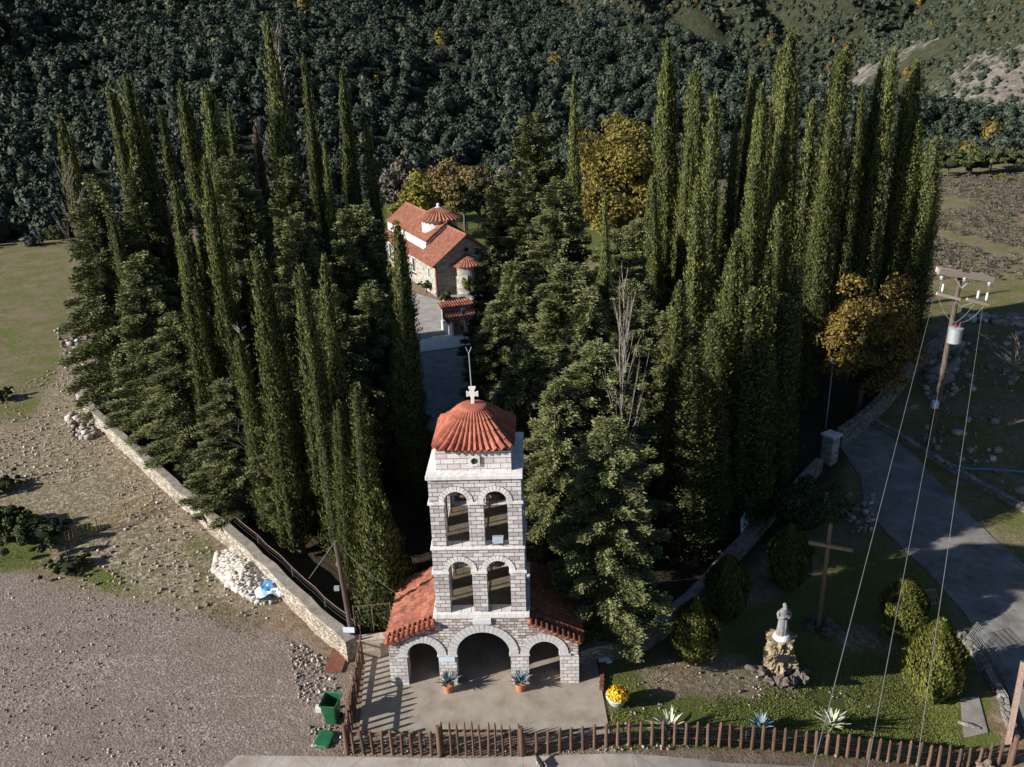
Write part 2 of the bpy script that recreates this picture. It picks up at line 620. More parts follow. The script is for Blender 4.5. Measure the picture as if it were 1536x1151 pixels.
M['stone_bits'] = leaf('stone_bits', [(0, (.15, .12, .095)), (.5, (.26, .22, .185)), (.85, (.37, .335, .295)), (1, (.56, .52, .48))], .1, .9, .5)
M['brown_rock'] = simple('brown_rock', (.06, .05, .044), (.19, .16, .14), 5, .95, 1.0, 14)
M['ochre_rock'] = simple('ochre_rock', (.10, .075, .045), (.42, .33, .22), 3.4, .95, 1.0, 12)
M['tarp'] = simple('tarp', (.55, .62, .70), (.75, .78, .80), 3, .5, .2)
M['tarp_blue'] = simple('tarp_blue', (.05, .2, .45), (.12, .3, .55), 3, .5, .2)
M['yellow_rope'] = simple('yellow_rope', (.34, .24, .03), (.48, .35, .05), 5, .6)
M['red_steel'] = simple('red_steel', (.25, .06, .04), (.32, .09, .06), 4, .6)
M['statue'] = simple('statue', (.13, .13, .135), (.25, .25, .255), 6, .75, .3)
M['glass'] = simple('glass', (.02, .025, .03), (.04, .045, .05), 3, .1, .0, spec=.5)
M['lamp_glass'] = simple('lamp_glass', (.55, .62, .7), (.62, .68, .74), 2, .25, .0, spec=.5)
M['flood_glass'] = simple('flood_glass', (.30, .42, .5), (.5, .6, .66), 3, .15, .0, spec=.6)
M['porcelain'] = simple('porcelain', (.62, .66, .7), (.72, .75, .78), 3, .3, .0, spec=.5)
M['bush_red'] = simple('bush_red', (.2, .03, .02), (.26, .05, .035), 3, .4)
M['wire'] = simple('wire', (.20, .20, .20), (.28, .28, .28), 3, .5, 0)
M['cat_black'] = simple('cat_black', (.012, .012, .012), (.025, .022, .02), 8, .8)
M['cat_white'] = simple('cat_white', (.65, .63, .6), (.75, .73, .7), 8, .8)


def pav_mat():
    t = NT('paving')
    mp = t.n('ShaderNodeMapping')
    mp.inputs['Scale'].default_value = (1, .06, 1)
    t.l(t.tc.outputs['Object'], mp.inputs[0])
    wv = t.n('ShaderNodeTexWave', bands_direction='X')
    wv.inputs['Scale'].default_value = 4.2
    wv.inputs['Distortion'].default_value = 3.5
    wv.inputs['Detail'].default_value = 2
    wv.inputs['Detail Scale'].default_value = .6
    t.l(mp.outputs[0], wv.inputs['Vector'])
    base = t.ramp(t.noise(1.1, 7, .65), [(.3, (.20, .17, .13)), (.5, (.285, .25, .205)), (.75, (.36, .32, .27))])
    ln = t.ramp(wv.outputs['Fac'], [(.0, .84), (.25, 1.0), (1, 1.0)])
    fade = t.ramp(t.noise(.6, 3), [(.35, .05), (.65, .75)])
    col = t.mix(fade, base, t.mix(1, base, ln, 'MULTIPLY'))
    moss = t.ramp(t.noise(.8, 5), [(.58, 0.0), (.7, .6)])
    col = t.mix(t.math('MULTIPLY', moss, .5), col, (.16, .15, .05))
    b = t.bump(wv.outputs['Fac'], .12, .02)
    return t.out(col, .85, t.bump(t.noise(45, 4), .3, .01, b))


M['paving'] = pav_mat()


def conc(name, a, b, c, sc=.8):
    t = NT(name)
    col = t.ramp(t.noise(sc, 8, .7), [(.28, a), (.5, b), (.72, c)])
    sp = t.ramp(t.noise(22, 3), [(.4, .75), (.6, 1.0)])
    col = t.mix(.6, col, sp, 'MULTIPLY')
    cr = t.ramp(t.vor(.45, 'DISTANCE_TO_EDGE', 'Distance'), [(0, .35), (.012, 1.0)])
    col = t.mix(.45, col, cr, 'MULTIPLY')
    return t.out(col, .9, t.bump(t.noise(18, 5), .4, .02))


M['road'] = conc('road', (.25, .21, .18), (.36, .32, .28), (.45, .42, .38))
M['drive'] = conc('drive', (.10, .095, .085), (.20, .19, .175), (.32, .30, .275), .7)
M['flag'] = conc('flag', (.22, .21, .20), (.33, .31, .29), (.44, .42, .39), .9)


def ground_mat():
    t = NT('ground')
    at = t.n('ShaderNodeAttribute')
    at.attribute_name = 'mask'
    sp = t.n('ShaderNodeSeparateColor')
    t.l(at.outputs['Color'], sp.inputs[0])
    grass, gravel, litter = sp.outputs[0], sp.outputs[1], sp.outputs[2]
    dry = at.outputs['Alpha']
    n1 = t.noise(.35, 8, .65)
    n2 = t.noise(2.2, 7, .7)
    n3 = t.noise(9, 6, .7)
    n4 = t.noise(26, 4, .7)
    earth = t.ramp(n2, [(.28, (.10, .065, .042)), (.5, (.20, .145, .10)), (.72, (.31, .25, .18))])
    # gravel yard: brown base with pale stone chips in drifts
    chips = t.ramp(t.vor(17, 'F1', 'Color'), [(.2, (.15, .117, .097)), (.55, (.24, .195, .168)), (.85, (.40, .355, .33)), (1, (.62, .58, .56))])
    gb = t.ramp(n2, [(.3, (.145, .112, .092)), (.7, (.24, .195, .168))])
    mp = t.n('ShaderNodeMapping')
    mp.inputs['Rotation'].default_value = (0, 0, math.radians(28))
    mp.inputs['Scale'].default_value = (.10, .85, 1)
    t.l(t.tc.outputs['Object'], mp.inputs[0])
    n5 = t.noise(1.0, 5, .6, mp.outputs[0])
    drift = t.ramp(t.math('ADD', t.math('ADD', t.math('MULTIPLY', n1, .4), t.math('MULTIPLY', n2, .2)), t.math('MULTIPLY', n5, .4)), [(.40, .12), (.60, .95)])
    grv = t.mix(drift, gb, chips)
    col = t.mix(gravel, earth, grv)
    # dry stony slope
    chips2 = t.ramp(t.vor(7, 'F1', 'Color'), [(.15, (.11, .088, .052)), (.5, (.215, .178, .118)), (.8, (.37, .325, .25)), (1, (.58, .54, .47))])
    dr = t.mix(t.ramp(n2, [(.35, .3), (.6, 1.0)]), (.21, .175, .105), chips2)
    drm = t.math('MULTIPLY', dry, t.ramp(n1, [(.25, .55), (.5, 1.0)]))
    col = t.mix(drm, col, dr)
    # grass
    gcol = t.ramp(n3, [(.25, (.055, .072, .016)), (.5, (.115, .14, .034)), (.75, (.19, .195, .075))])
    gcol = t.mix(.8, gcol, t.ramp(t.math('ADD', t.math('MULTIPLY', n2, .6), t.math('MULTIPLY', n1, .4)), [(.36, .55), (.62, 1.0)]), 'MULTIPLY')
    gthr = t.math('ADD', t.math('MULTIPLY', grass, 1.5), t.math('MULTIPLY', t.math('SUBTRACT', t.math('ADD', t.math('MULTIPLY', n2, .6), t.math('MULTIPLY', n1, .4)), .5), 2.6))
    gm = t.ramp(gthr, [(.45, 0.0), (.75, 1.0)])
    gm = t.math('MULTIPLY', gm, t.ramp(grass, [(.02, 0.0), (.12, 1.0)]))
    col = t.mix(gm, col, gcol)
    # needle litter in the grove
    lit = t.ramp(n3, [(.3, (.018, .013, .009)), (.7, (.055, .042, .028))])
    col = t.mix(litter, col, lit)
    h = t.math('ADD', t.math('MULTIPLY', n3, .6), t.math('MULTIPLY', n4, .5))
    h = t.math('ADD', h, t.math('MULTIPLY', t.vor(10, 'F1', 'Distance'), .4))
    return t.out(col, .95, t.bump(h, .8, .08), spec=.1)


M['ground'] = ground_mat()


def hill_mat():
    t = NT('hills')
    at = t.n('ShaderNodeAttribute')
    at.attribute_name = 'mask'
    sp = t.n('ShaderNodeSeparateColor')
    t.l(at.outputs['Color'], sp.inputs[0])
    n2 = t.noise(.06, 8, .7)
    n3 = t.noise(.35, 7, .7)
    floor = t.ramp(n3, [(.3, (.016, .020, .012)), (.7, (.05, .052, .03))])
    scr = t.ramp(n3, [(.25, (.06, .058, .045)), (.5, (.16, .145, .125)), (.75, (.30, .28, .255))])
    gr = t.ramp(n3, [(.3, (.028, .034, .020)), (.7, (.075, .076, .046))])
    thr = t.math('ADD', sp.outputs[0], t.math('MULTIPLY', t.math('SUBTRACT', t.math('ADD', t.math('MULTIPLY', n2, .5), t.math('MULTIPLY', n3, .5)), .5), 1.6))
    col = t.mix(t.ramp(sp.outputs[1], [(.2, 0.0), (.8, 1.0)]), floor, gr)
    col = t.mix(t.ramp(thr, [(.45, 0.0), (.6, 1.0)]), col, scr)
    return t.out(col, .95, t.bump(n3, .9, 1.5), spec=.1)


M['hills'] = hill_mat()

# ------------------------------------------------------------------ terrain
def smooth(e0, e1, x):
    t = np.clip((x - e0) / (e1 - e0), 0, 1)
    return t * t * (3 - 2 * t)


class Noise2:
    def __init__(self, seed, n=64):
        self.g = np.random.default_rng(seed).random((n, n))
        self.n = n

    def __call__(self, x, y):
        x = np.asarray(x) % self.n
        y = np.asarray(y) % self.n
        xi = np.floor(x).astype(int)
        yi = np.floor(y).astype(int)
        fx, fy = x - xi, y - yi
        fx = fx * fx * (3 - 2 * fx)
        fy = fy * fy * (3 - 2 * fy)
        xi %= self.n
        yi %= self.n
        x1, y1 = (xi + 1) % self.n, (yi + 1) % self.n
        g = self.g
        return (g[xi, yi] * (1 - fx) + g[x1, yi] * fx) * (1 - fy) + (g[xi, y1] * (1 - fx) + g[x1, y1] * fx) * fy


N1, N2, N3 = Noise2(1), Noise2(2), Noise2(3)


def fbm(x, y, s, o=4):
    r, a = 0, .5
    for k in range(o):
        r = r + a * (N1 if k % 2 else N2)(x * s + 7 * k, y * s + 3 * k)
        s *= 2.03
        a *= .5
    return r


def foot(x):
    return np.interp(x, [-400, -140, -70, -20, 0, 60, 110, 180, 400], [90, 108, 122, 152, 160, 172, 178, 186, 220])


def crest(x):
    return np.interp(x, [-500, -160, -60, 7, 40, 62, 100, 140, 260], [130, 85, 62, 45, 35, 24, 11, 4, 1])


def height(x, y):
    x = np.asarray(x, float)
    y = np.asarray(y, float)
    f = foot(x)
    d = y - f
    nz = fbm(x, y, .021, 4) - .47
    a = np.where(d > 0, d * .30 * smooth(-5, 30, d), 0) + nz * 22 * smooth(5, 70, d)
    c = crest(x) + (fbm(x, 40, .03, 3) - .45) * 6
    back = c - .28 * np.maximum(0, (d - c / .30))
    hA = np.minimum(a, np.maximum(back, 0))
    hA = np.maximum(hA, 0)
    Y0 = 385 + np.maximum(0, 62 - x) * 1.1 - np.maximum(0, x - 100) * .5
    dB = y - Y0
    rg_ = 1 - 2 * np.abs(fbm(x + .3 * y, y * .25, .022, 4) - .47)
    hB = np.where(dB > 0, dB * .56, 0) + ((fbm(x, y, .016, 5) - .47) * 46 + (rg_ - .8) * 40) * smooth(0, 60, dB)
    hB = np.minimum(np.maximum(hB, 0), 190)
    hC = np.maximum(0, (x - 112 - (y - 200) * .02)) * .72 * smooth(185, 250, y) * (1 - smooth(330, 420, y) * .6)
    hC = hC + (fbm(x, y, .04, 4) - .47) * 9 * smooth(2, 12, hC)
    hC = np.maximum(0, hC)
    return np.maximum(np.maximum(hA, hB), hC), hA, hB, hC


def axis(segs):
    out = []
    for a, b, s in segs:
        out += list(np.arange(a, b, s))
    out.append(segs[-1][1])
    return np.array(out)


def inpoly(X, Y, poly):
    r = np.zeros(X.shape, bool)
    n = len(poly)
    for i in range(n):
        x1, y1 = poly[i][0], poly[i][1]
        x2, y2 = poly[(i + 1) % n][0], poly[(i + 1) % n][1]
        cond = ((y1 > Y) != (y2 > Y))
        xx = (x2 - x1) * (Y - y1) / ((y2 - y1) if abs(y2 - y1) > 1e-9 else 1e-9) + x1
        r ^= cond & (X < xx)
    return r


def pp(*pts):
    return [G(*p) for p in pts]


def grid_mesh(name, xs, ys, zf, mat, maskf):
    X, Y = np.meshgrid(xs, ys)
    Z = zf(X, Y)
    V = np.stack([X.ravel(), Y.ravel(), Z.ravel()], 1)
    nx, ny = len(xs), len(ys)
    i = (np.arange(ny - 1)[:, None] * nx + np.arange(nx - 1)[None]).ravel()
    F = np.stack([i, i + 1, i + nx + 1, i + nx], 1)
    me = npmesh(name, V, F, mat, smooth=True)
    mk = maskf(X, Y).reshape(-1, 4).astype(np.float32)
    at = me.attributes.new('mask', 'FLOAT_COLOR', 'POINT')
    at.data.foreach_set('color', mk.ravel())
    return link(name, me)


WALL_L = [G(527, 987), G(360, 815), G(275, 745), G(150, 630)]
LAWN = pp((903, 1000), (1010, 940), (1300, 830), (1380, 850), (1500, 1100), (1510, 1143), (915, 1131))


def blur(a, n):
    for _ in range(n):
        b = a.copy()
        b[1:-1, 1:-1] = (a[1:-1, 1:-1] * 2 + a[:-2, 1:-1] + a[2:, 1:-1] + a[1:-1, :-2] + a[1:-1, 2:]) / 6
        a = b
    return a


def gmask(X, Y):
    m = np.zeros(X.shape + (4,))
    wallx = np.interp(Y, [p.y for p in WALL_L], [p.x for p in WALL_L])
    left = X < wallx
    grav = inpoly(X, Y, pp((-900, 700), (-100, 790), (20, 850), (110, 880), (250, 905), (330, 920), (430, 950), (520, 1000), (525, 1125), (350, 1145), (300, 1500), (-1500, 1500)))
    m[..., 1] = np.where(grav, 1, 0)
    m[..., 1] = np.maximum(m[..., 1], (Y < 21.6) * 1.0)
    dry = inpoly(X, Y, pp((-300, 600), (60, 560), (110, 480), (160, 640), (300, 790), (420, 930), (330, 920), (250, 905), (110, 880), (20, 840), (-300, 760)))
    m[..., 3] = np.where(dry, 1, 0)
    gr = inpoly(X, Y, pp((-500, 360), (150, 362), (150, 470), (90, 560), (50, 640), (-400, 600)))
    m[..., 0] = np.where(gr, .40, 0)
    m[..., 3] = np.where(gr, .35, m[..., 3])
    g2 = inpoly(X, Y, pp((-300, 770), (40, 790), (90, 830), (60, 860), (-300, 850)))
    m[..., 0] = np.where(g2, .6, m[..., 0])
    g3 = inpoly(X, Y, pp((90, 830), (180, 850), (240, 890), (180, 900), (100, 875)))
    m[..., 0] = np.where(g3, .5, m[..., 0])
    g4 = inpoly(X, Y, pp((270, 810), (330, 800), (330, 920), (420, 960), (300, 930)))
    m[..., 0] = np.where(g4, .32, m[..., 0])
    lawn = inpoly(X, Y, LAWN)
    m[..., 0] = np.where(lawn, .55, m[..., 0])
    drylawn = inpoly(X, Y, pp((950, 1000), (1030, 985), (1120, 985), (1200, 1030), (1130, 1050), (980, 1045)))
    m[..., 0] = np.where(drylawn, .22, m[..., 0])
    m[..., 3] = np.where(drylawn, .8, m[..., 3])
    d2 = inpoly(X, Y, pp((1250, 940), (1330, 930), (1345, 970), (1260, 985)))
    m[..., 0] = np.where(d2, .2, m[..., 0])
    m[..., 3] = np.where(d2, .8, m[..., 3])
    # right hand side behind the drive: rough grass and stones
    rough = (X > 15) & (Y > 26) & (Y < 85)
    m[..., 0] = np.where(rough & ~lawn, .42, m[..., 0])
    m[..., 3] = np.where(rough & ~lawn, .4, m[..., 3])
    field = (X > 30) & (Y >= 80)
    m[..., 0] = np.where(field, .36, m[..., 0])
    m[..., 3] = np.where(field, .35, m[..., 3])
    back = (np.abs(X + 5) < 40) & (Y > 96)
    m[..., 0] = np.where(back, .6, m[..., 0])
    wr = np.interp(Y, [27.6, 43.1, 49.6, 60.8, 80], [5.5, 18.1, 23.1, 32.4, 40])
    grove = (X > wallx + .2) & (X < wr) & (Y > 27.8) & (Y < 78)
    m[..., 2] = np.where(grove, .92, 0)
    for k in range(4):
        m[..., k] = blur(m[..., k], 2)
    return m


def gz(X, Y):
    z = -.03 * fbm(X, Y, .35, 3)
    far = smooth(100, 118, Y)
    return z - .25 * far * 0


xs = axis([(-900, -300, 60), (-300, -100, 10), (-100, -44, 2), (-44, 34, .4), (34, 100, 1.5), (100, 300, 10), (300, 901, 60)])
ys = axis([(-200, 0, 20), (0, 18, 1.5), (18, 48, .4), (48, 80, .6), (80, 150, 1.5), (150, 240, 6)])
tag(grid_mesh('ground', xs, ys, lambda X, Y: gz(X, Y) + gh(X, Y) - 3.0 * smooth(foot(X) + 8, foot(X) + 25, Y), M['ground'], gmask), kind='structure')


def hmask(X, Y):
    h, a, b, c = height(X, Y)
    m = np.zeros(X.shape + (4,))
    onB = (b > a) & (b > c) & (b > 1)
    onC = (c > a) & (c >= b) & (c > 1)
    nz = fbm(X, Y, .022, 4)
    m[..., 0] = np.where(onB, .28 + (nz - .45) * 2.4, 0)
    m[..., 0] = np.where(onC, .36 + (nz - .45) * 1.9, m[..., 0])
    m[..., 1] = np.where(onB, .35, 0)
    m[..., 1] = np.where(onC, .8, m[..., 1])
    m[..., 3] = 1
    return m


hx = axis([(-900, -260, 40), (-260, 300, 4), (300, 901, 40)])
hy = axis([(84, 440, 4), (440, 560, 6), (560, 1200, 40)])
tag(grid_mesh('hills', hx, hy, lambda X, Y: np.where(Y < foot(X) + 3, -1.2, height(X, Y)[0] - .25), M['hills'], hmask), kind='structure')

# ------------------------------------------------------------------ paths and paving (structure)
def sheet(name, pts, mat, off):
    """thin slab laid on the ground, following its fall"""
    bm = bmesh.new()
    vs = [bm.verts.new((p[0], p[1], 0)) for p in pts]
    bm.faces.new(vs)
    bmesh.ops.triangulate(bm, faces=bm.faces[:])
    for _ in range(7):
        es = [e for e in bm.edges if e.calc_length() > 1.6]
        if not es: break
        bmesh.ops.subdivide_edges(bm, edges=es, cuts=1)
        bmesh.ops.triangulate(bm, faces=[f for f in bm.faces if len(f.verts) > 3])
    for f in bm.faces:
        if f.normal.z < 0: f.normal_flip()
    r = bmesh.ops.extrude_face_region(bm, geom=bm.faces[:])
    low = set(e for e in r['geom'] if isinstance(e, bmesh.types.BMVert))
    for v in bm.verts:
        v.co.z = float(gh(v.co.x, v.co.y)) + (off if v in low else -.2)
    bmesh.ops.recalc_face_normals(bm, faces=bm.faces[:])
    me = bpy.data.meshes.new(name)
    bm.to_mesh(me)
    bm.free()
    me.materials.append(mat)
    return tag(link(name, me), kind='structure')


PAV = [G(539, 1098), G(915, 1103), G(893, 984), G(868, 984), G(868, 930), G(580, 930), G(580, 986), G(549, 986)]
sheet('paving', PAV, M['paving'], .05)
ROAD = [G(357, 1134), G(700, 1139), G(1100, 1146), G(1536, 1158), Vector((24, 21.4, 0)), Vector((60, 21.0, 0)), Vector((60, 16.5, 0)), Vector((-10.2, 16.4, 0)), Vector((-10.8, 21.0, 0))]
sheet('road', ROAD, M['road'], .03)
DRV = pp((1258, 668), (1292, 718), (1296, 762), (1392, 858), (1448, 922), (1503, 1016), (1545, 1120), (1590, 1200), (1800, 1210), (1690, 1010), (1536, 848), (1448, 766), (1378, 690), (1313, 636))
sheet('driveway', DRV, M['drive'], .03)
PTH = pp((600, 440), (622, 440), (662, 452), (700, 505), (712, 620), (730, 760), (640, 760), (634, 620), (612, 520))
sheet('path', PTH, M['flag'], .03)
stp = MB()
sp_ = pp((628, 512), (702, 502), (706, 520), (632, 530))
stp.slab([(p.x, p.y) for p in sp_], .0, .12)
tag(stp.build('path_step', M['white_stone']), kind='structure')
CONC = pp((1440, 1048), (1468, 1046), (1482, 1100), (1446, 1108))
sheet('concrete_strip', CONC, M['drive'], .04)

# ------------------------------------------------------------------ bell tower
YAW = math.radians(-1.98)
BC = Vector((-1.4276, 25.389, 0))
BT = thing('bell_tower', 'tall white and mauve stone bell tower with red domed tile roof over a three-arched gateway', 'bell tower', BC, YAW)


def bt(x, y, z):
    """local tower point to world"""
    return Vector((BC.x + x * math.cos(YAW) - y * math.sin(YAW), BC.y + x * math.sin(YAW) + y * math.cos(YAW), z))


def ztop(x):
    ax = abs(x)
    if ax < 1.73: return 3.05
    return 2.70 - (ax - 1.73) * .385


OPS = [(-2.29, .59, .0, 1.41), (0, 1.02, .0, 1.43), (2.29, .59, .0, 1.41)]
MB().arch_wall(-3.55, 3.55, .5, -.1, ztop, [(c, h, -.1, s) for c, h, z, s in OPS], brk=(-1.73, 1.73)).build('gateway_wall', M['rubble_stone'], BT)
# dressed piers in front of the rubble (slightly proud)
for a, b in ((-3.57, -2.9), (-1.69, -1.03), (1.03, 1.69), (2.9, 3.57)):
    MB().box((a + b) / 2, .23, .62, b - a + .012, .5, 1.38).build('pier', M['pier_stone'], BT)
for c, h, z, s in OPS:
    ar = MB().voussoirs(c, s, h - .012, h + .31, 21 if h > .8 else 15, -.035, .2).build('arch_ring', M['grey_stone'], BT)
    mb = MB()
    N = 24
    for i in range(N):
        a, b = PI * i / N, PI * (i + 1) / N
        q = [(c - rr * math.cos(t), s + rr * math.sin(t)) for t, rr in ((a, h - .004), (b, h - .004), (b, h + .325), (a, h + .325))]
        mb.prism(q, -.014, .12)
    mb.build('mortar_bed', M['mortar'], ar)
for a, b in ((-3.24, -2.86), (-1.71, -1.0), (1.0, 1.71), (2.86, 3.24)):
    MB().box((a + b) / 2, .22, 1.385, b - a + .06, .56, .06).build('impost', M['grey_stone'], BT)
# porch behind the gateway: side walls, back wall, ceiling
for sx in (-1, 1): MB().box(sx * 3.36, 2.2, .95, .36, 3.4, 1.98).build('side_wall', M['pier_stone'], BT)
MB().arch_wall(-3.18, 3.18, .3, -.1, lambda x: 2.2 if abs(x) > 1.7 else 2.9, [(0, 1.0, -.1, 1.4)], mp=lambda x, y, z: (x, y + 3.6, z), brk=(-1.7, 1.7)).build('back_wall', M['rubble_stone'], BT)
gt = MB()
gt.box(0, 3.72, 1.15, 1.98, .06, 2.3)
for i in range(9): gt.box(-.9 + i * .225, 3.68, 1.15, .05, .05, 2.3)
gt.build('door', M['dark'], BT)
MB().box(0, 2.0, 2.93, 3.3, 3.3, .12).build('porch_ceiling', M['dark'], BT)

# tower storeys ----------------------------------------------------------
T0, T1 = .10, 3.45            # front and back of the shaft


def storey(name, hw, zb, zt, zsill, zsp, ohw, oc, mat):
    ops = [(-oc, ohw, zsill, zsp), (oc, ohw, zsill, zsp)]
    th = .38
    dmid = (T0 + T1) / 2
    so = [(-.78, ohw, zsill, zsp), (.78, ohw, zsill, zsp)]
    hs = (T1 - T0) / 2 - th
    wl = MB()
    wl.arch_wall(-hw, hw, th, zb, lambda x: zt, ops, mp=lambda x, y, z: (x, T0 + y, z))
    wl.arch_wall(-hw, hw, th, zb, lambda x: zt, ops, mp=lambda x, y, z: (-x, T1 - y, z))
    wl.arch_wall(-hs, hs, th, zb, lambda x: zt, [(o[0] * .9, o[1], o[2], o[3]) for o in so], mp=lambda x, y, z: (-hw + y, dmid - x, z))
    wl.arch_wall(-hs, hs, th, zb, lambda x: zt, [(o[0] * .9, o[1], o[2], o[3]) for o in so], mp=lambda x, y, z: (hw - y, dmid + x, z))
    o = wl.build(name, mat, BT)
    for c in (-oc, oc):
        for fr in (0, 1):
            mp = (lambda x, y, z: (x, T0 + y, z)) if fr == 0 else (lambda x, y, z: (-x, T1 - y, z))
            r = MB().voussoirs(c, zsp, ohw - .008, ohw + .19, 13, -.022, .15, mp).build('arch_ring', M['white_stone'], BT)
            mb = MB()
            N = 18
            for i in range(N):
                a, b = PI * i / N, PI * (i + 1) / N
                vs = [(c - rr * math.cos(t), zsp + rr * math.sin(t)) for t, rr in ((a, ohw - .003), (b, ohw - .003), (b, ohw + .205), (a, ohw + .205))]
                k = [mp(x, -.009, z) for x, z in vs] + [mp(x, .1, z) for x, z in vs]
                mb.add(k, [(0, 1, 2, 3), (7, 6, 5, 4), (1, 0, 4, 5), (2, 1, 5, 6), (3, 2, 6, 7), (0, 3, 7, 4)])
            mb.build('mortar_bed', M['mortar'], r)
    # impost slabs
    for y, s in ((T0 + th / 2, 1), (T1 - th / 2, -1)):
        for a, e in ((-hw - .06, -oc - ohw + .035), (-oc + ohw - .035, oc - ohw + .035), (oc + ohw - .035, hw + .06)):
            MB().box((a + e) / 2, y, zsp - .045, e - a, th + .13, .085).build('impost', M['white_stone'], BT)
    # sun-lit floor and the two railings
    MB().box(0, (T0 + T1) / 2, zsill - .06, 2 * hw - .1, T1 - T0 - .1, .1).build('floor', M['floor'], BT)
    for yy in (T1 - .16,):
        for c in (-oc, oc):
            rl = MB()
            rl.tube([(c - ohw, yy, zsill + .85), (c + ohw, yy, zsill + .85)], .016, 6)
            rl.tube([(c - ohw, yy, zsill + .08), (c + ohw, yy, zsill + .08)], .014, 6)
            for i in range(1, 8):
                x = c - ohw + 2 * ohw * i / 8
                rl.tube([(x, yy, zsill + .06), (x, yy, zsill + .86)], .009, 5)
            rl.build('railing', M['iron'], BT)
    for sx in (-1, 1):
        xx = sx * (hw - .16)
        for yc in (-.7, .7):
            rl = MB()
            y0, y1 = dmid + yc - ohw, dmid + yc + ohw
            rl.tube([(xx, y0, zsill + .85), (xx, y1, zsill + .85)], .016, 6)
            for i in range(1, 8):
                y = y0 + (y1 - y0) * i / 8
                rl.tube([(xx, y, zsill + .06), (xx, y, zsill + .86)], .009, 5)
            rl.build('railing', M['iron'], BT)
    return o


def bell(x, y, ztop_, r):
    b = MB().lathe([(.001, 0), (r * .35, -.02), (r * .55, -r * .35), (r * .62, -r * .9), (r * .78, -r * 1.35), (r, -r * 1.7), (r * .93, -r * 1.72), (r * .7, -r * 1.3), (.001, -r * .5)], 20, (x, y, ztop_))
    return b.build('bell', M['bronze'], BT, smooth=True)


for zt_, zf in ((4.75, 3.24), (7.6, 6.06)):
    fr_ = MB()
    for x in (-1.15, 1.15):
        for y in (1.1, 2.5): fr_.tube([(x, y, zf - .04), (x, y, zt_)], .035, 6)
    for y in (1.1, 2.5): fr_.tube([(-1.2, y, zt_), (1.2, y, zt_)], .04, 6)
    fr_.tube([(-.55, 1.1, zt_ - .02), (-.55, 2.5, zt_ - .02)], .04, 6)
    fr_.tube([(.6, 1.1, zt_ - .02), (.6, 2.5, zt_ - .02)], .04, 6)
    fr_.build('bell_frame', M['iron'], BT)
    bell(.6, 1.8, zt_ - .06, .27)
    bell(-.55, 1.8, zt_ - .06, .21)
storey('lower_storey', 1.655, 3.05, 5.93, 3.24, 5.02, .43, .69, M['tower_stone'])
storey('upper_storey', 1.61, 5.93, 8.75, 6.06, 7.85, .42, .69, M['tower_stone'])
lg = MB()
lg.box(0, T0 + .18, 3.14, 3.56, .56, .19)
lg.box(-1.66, 1.9, 3.14, .26, 2.9, .19)
lg.box(1.66, 1.9, 3.14, .26, 2.9, .19)
lg.build('ledge', M['white_stone'], BT, bevel=.012)
lg = MB()
lg.box(0, T0 + .15, 5.985, 3.38, .44, .085)
lg.box(0, T1 - .15, 5.985, 3.38, .44, .085)
for sx in (-1, 1): lg.box(sx * 1.58, (T0 + T1) / 2, 5.985, .24, T1 - T0 - .7, .085)
lg.build('ledge', M['white_stone'], BT, bevel=.01)
MB().box(0, (T0 + T1) / 2 + .02, 8.83, 3.36, T1 - T0 + .22, .16).build('cornice', M['white_stone'], BT, bevel=.015)
lw = MB()
lw.box(-.02, 1.75, 9.28, 2.62, 2.76, .76)
lw.build('lantern_wall', M['lantern_stone'], BT)
ws = MB()
N = 24
sq = []
for i in range(N):
    t = 2 * PI * i / N
    c, s = math.cos(t), math.sin(t)
    k = .185 / max(abs(c), abs(s))
    sq.append((k * c, k * s))
ci = [(.125 * math.cos(2 * PI * i / N), .125 * math.sin(2 * PI * i / N)) for i in range(N)]
vs = []
for ring, y in ((sq, .36), (sq, .305), (ci, .305), (ci, .36)):
    vs += [(x + .03, y, z + 9.31) for x, z in ring]
fs = []
for r_ in range(3):
    for i in range(N):
        j = (i + 1) % N
        fs.append((r_ * N + i, r_ * N + j, (r_ + 1) * N + j, (r_ + 1) * N + i))
ws.add(vs, fs)
wo = ws.build('window', M['white_stone'], BT)
MB().prism([(x + .03, z + 9.31) for x, z in ci], .345, .355).build('pane', M['glass'], wo)

# domed tile roof: square eave rising to a round cap
def dome_roof(cx, cy, a, b, rin, z0, z1, ncol, ncourse, amp, flare=.0, sq_=True, prof=None):
    S = 6
    nu = ncol * S
    rows = []
    for r in range(ncourse):
        rows.append((r / ncourse, 0.0))
        rows.append(((r + 1) / ncourse - .002, .022))
    vs, fs = [], []
    for (t, off) in rows:
        for i in range(nu):
            th = 2 * PI * i / nu + .02
            c, s = math.cos(th), math.sin(th)
            if sq_:
                p = 9.0
                ro = 1 / ((abs(c) / a) ** p + (abs(s) / b) ** p) ** (1 / p)
            else:
                ro = a
            rr = rin + (ro - rin) * t
            cor = (ro - min(a, b)) / (min(a, b) * .41) if sq_ else 0
            zz = prof(t) if prof else z1 - (z1 - z0) * (.8 * t + .2 * (1 - math.cos(PI * t)) / 2)
            zz = zz + flare * cor * t ** 3
            ph = math.cos(2 * PI * i / S)
            hgt = amp * (ph if ph > 0 else .5 * ph) * (.35 + .65 * t)
            vs.append((cx + rr * c, cy + rr * s, zz + hgt + off))
    for r in range(len(rows) - 1):
        for i in range(nu):
            j = (i + 1) % nu
            fs.append((r * nu + i, r * nu + j, (r + 1) * nu + j, (r + 1) * nu + i))
    return MB().add(vs, fs)


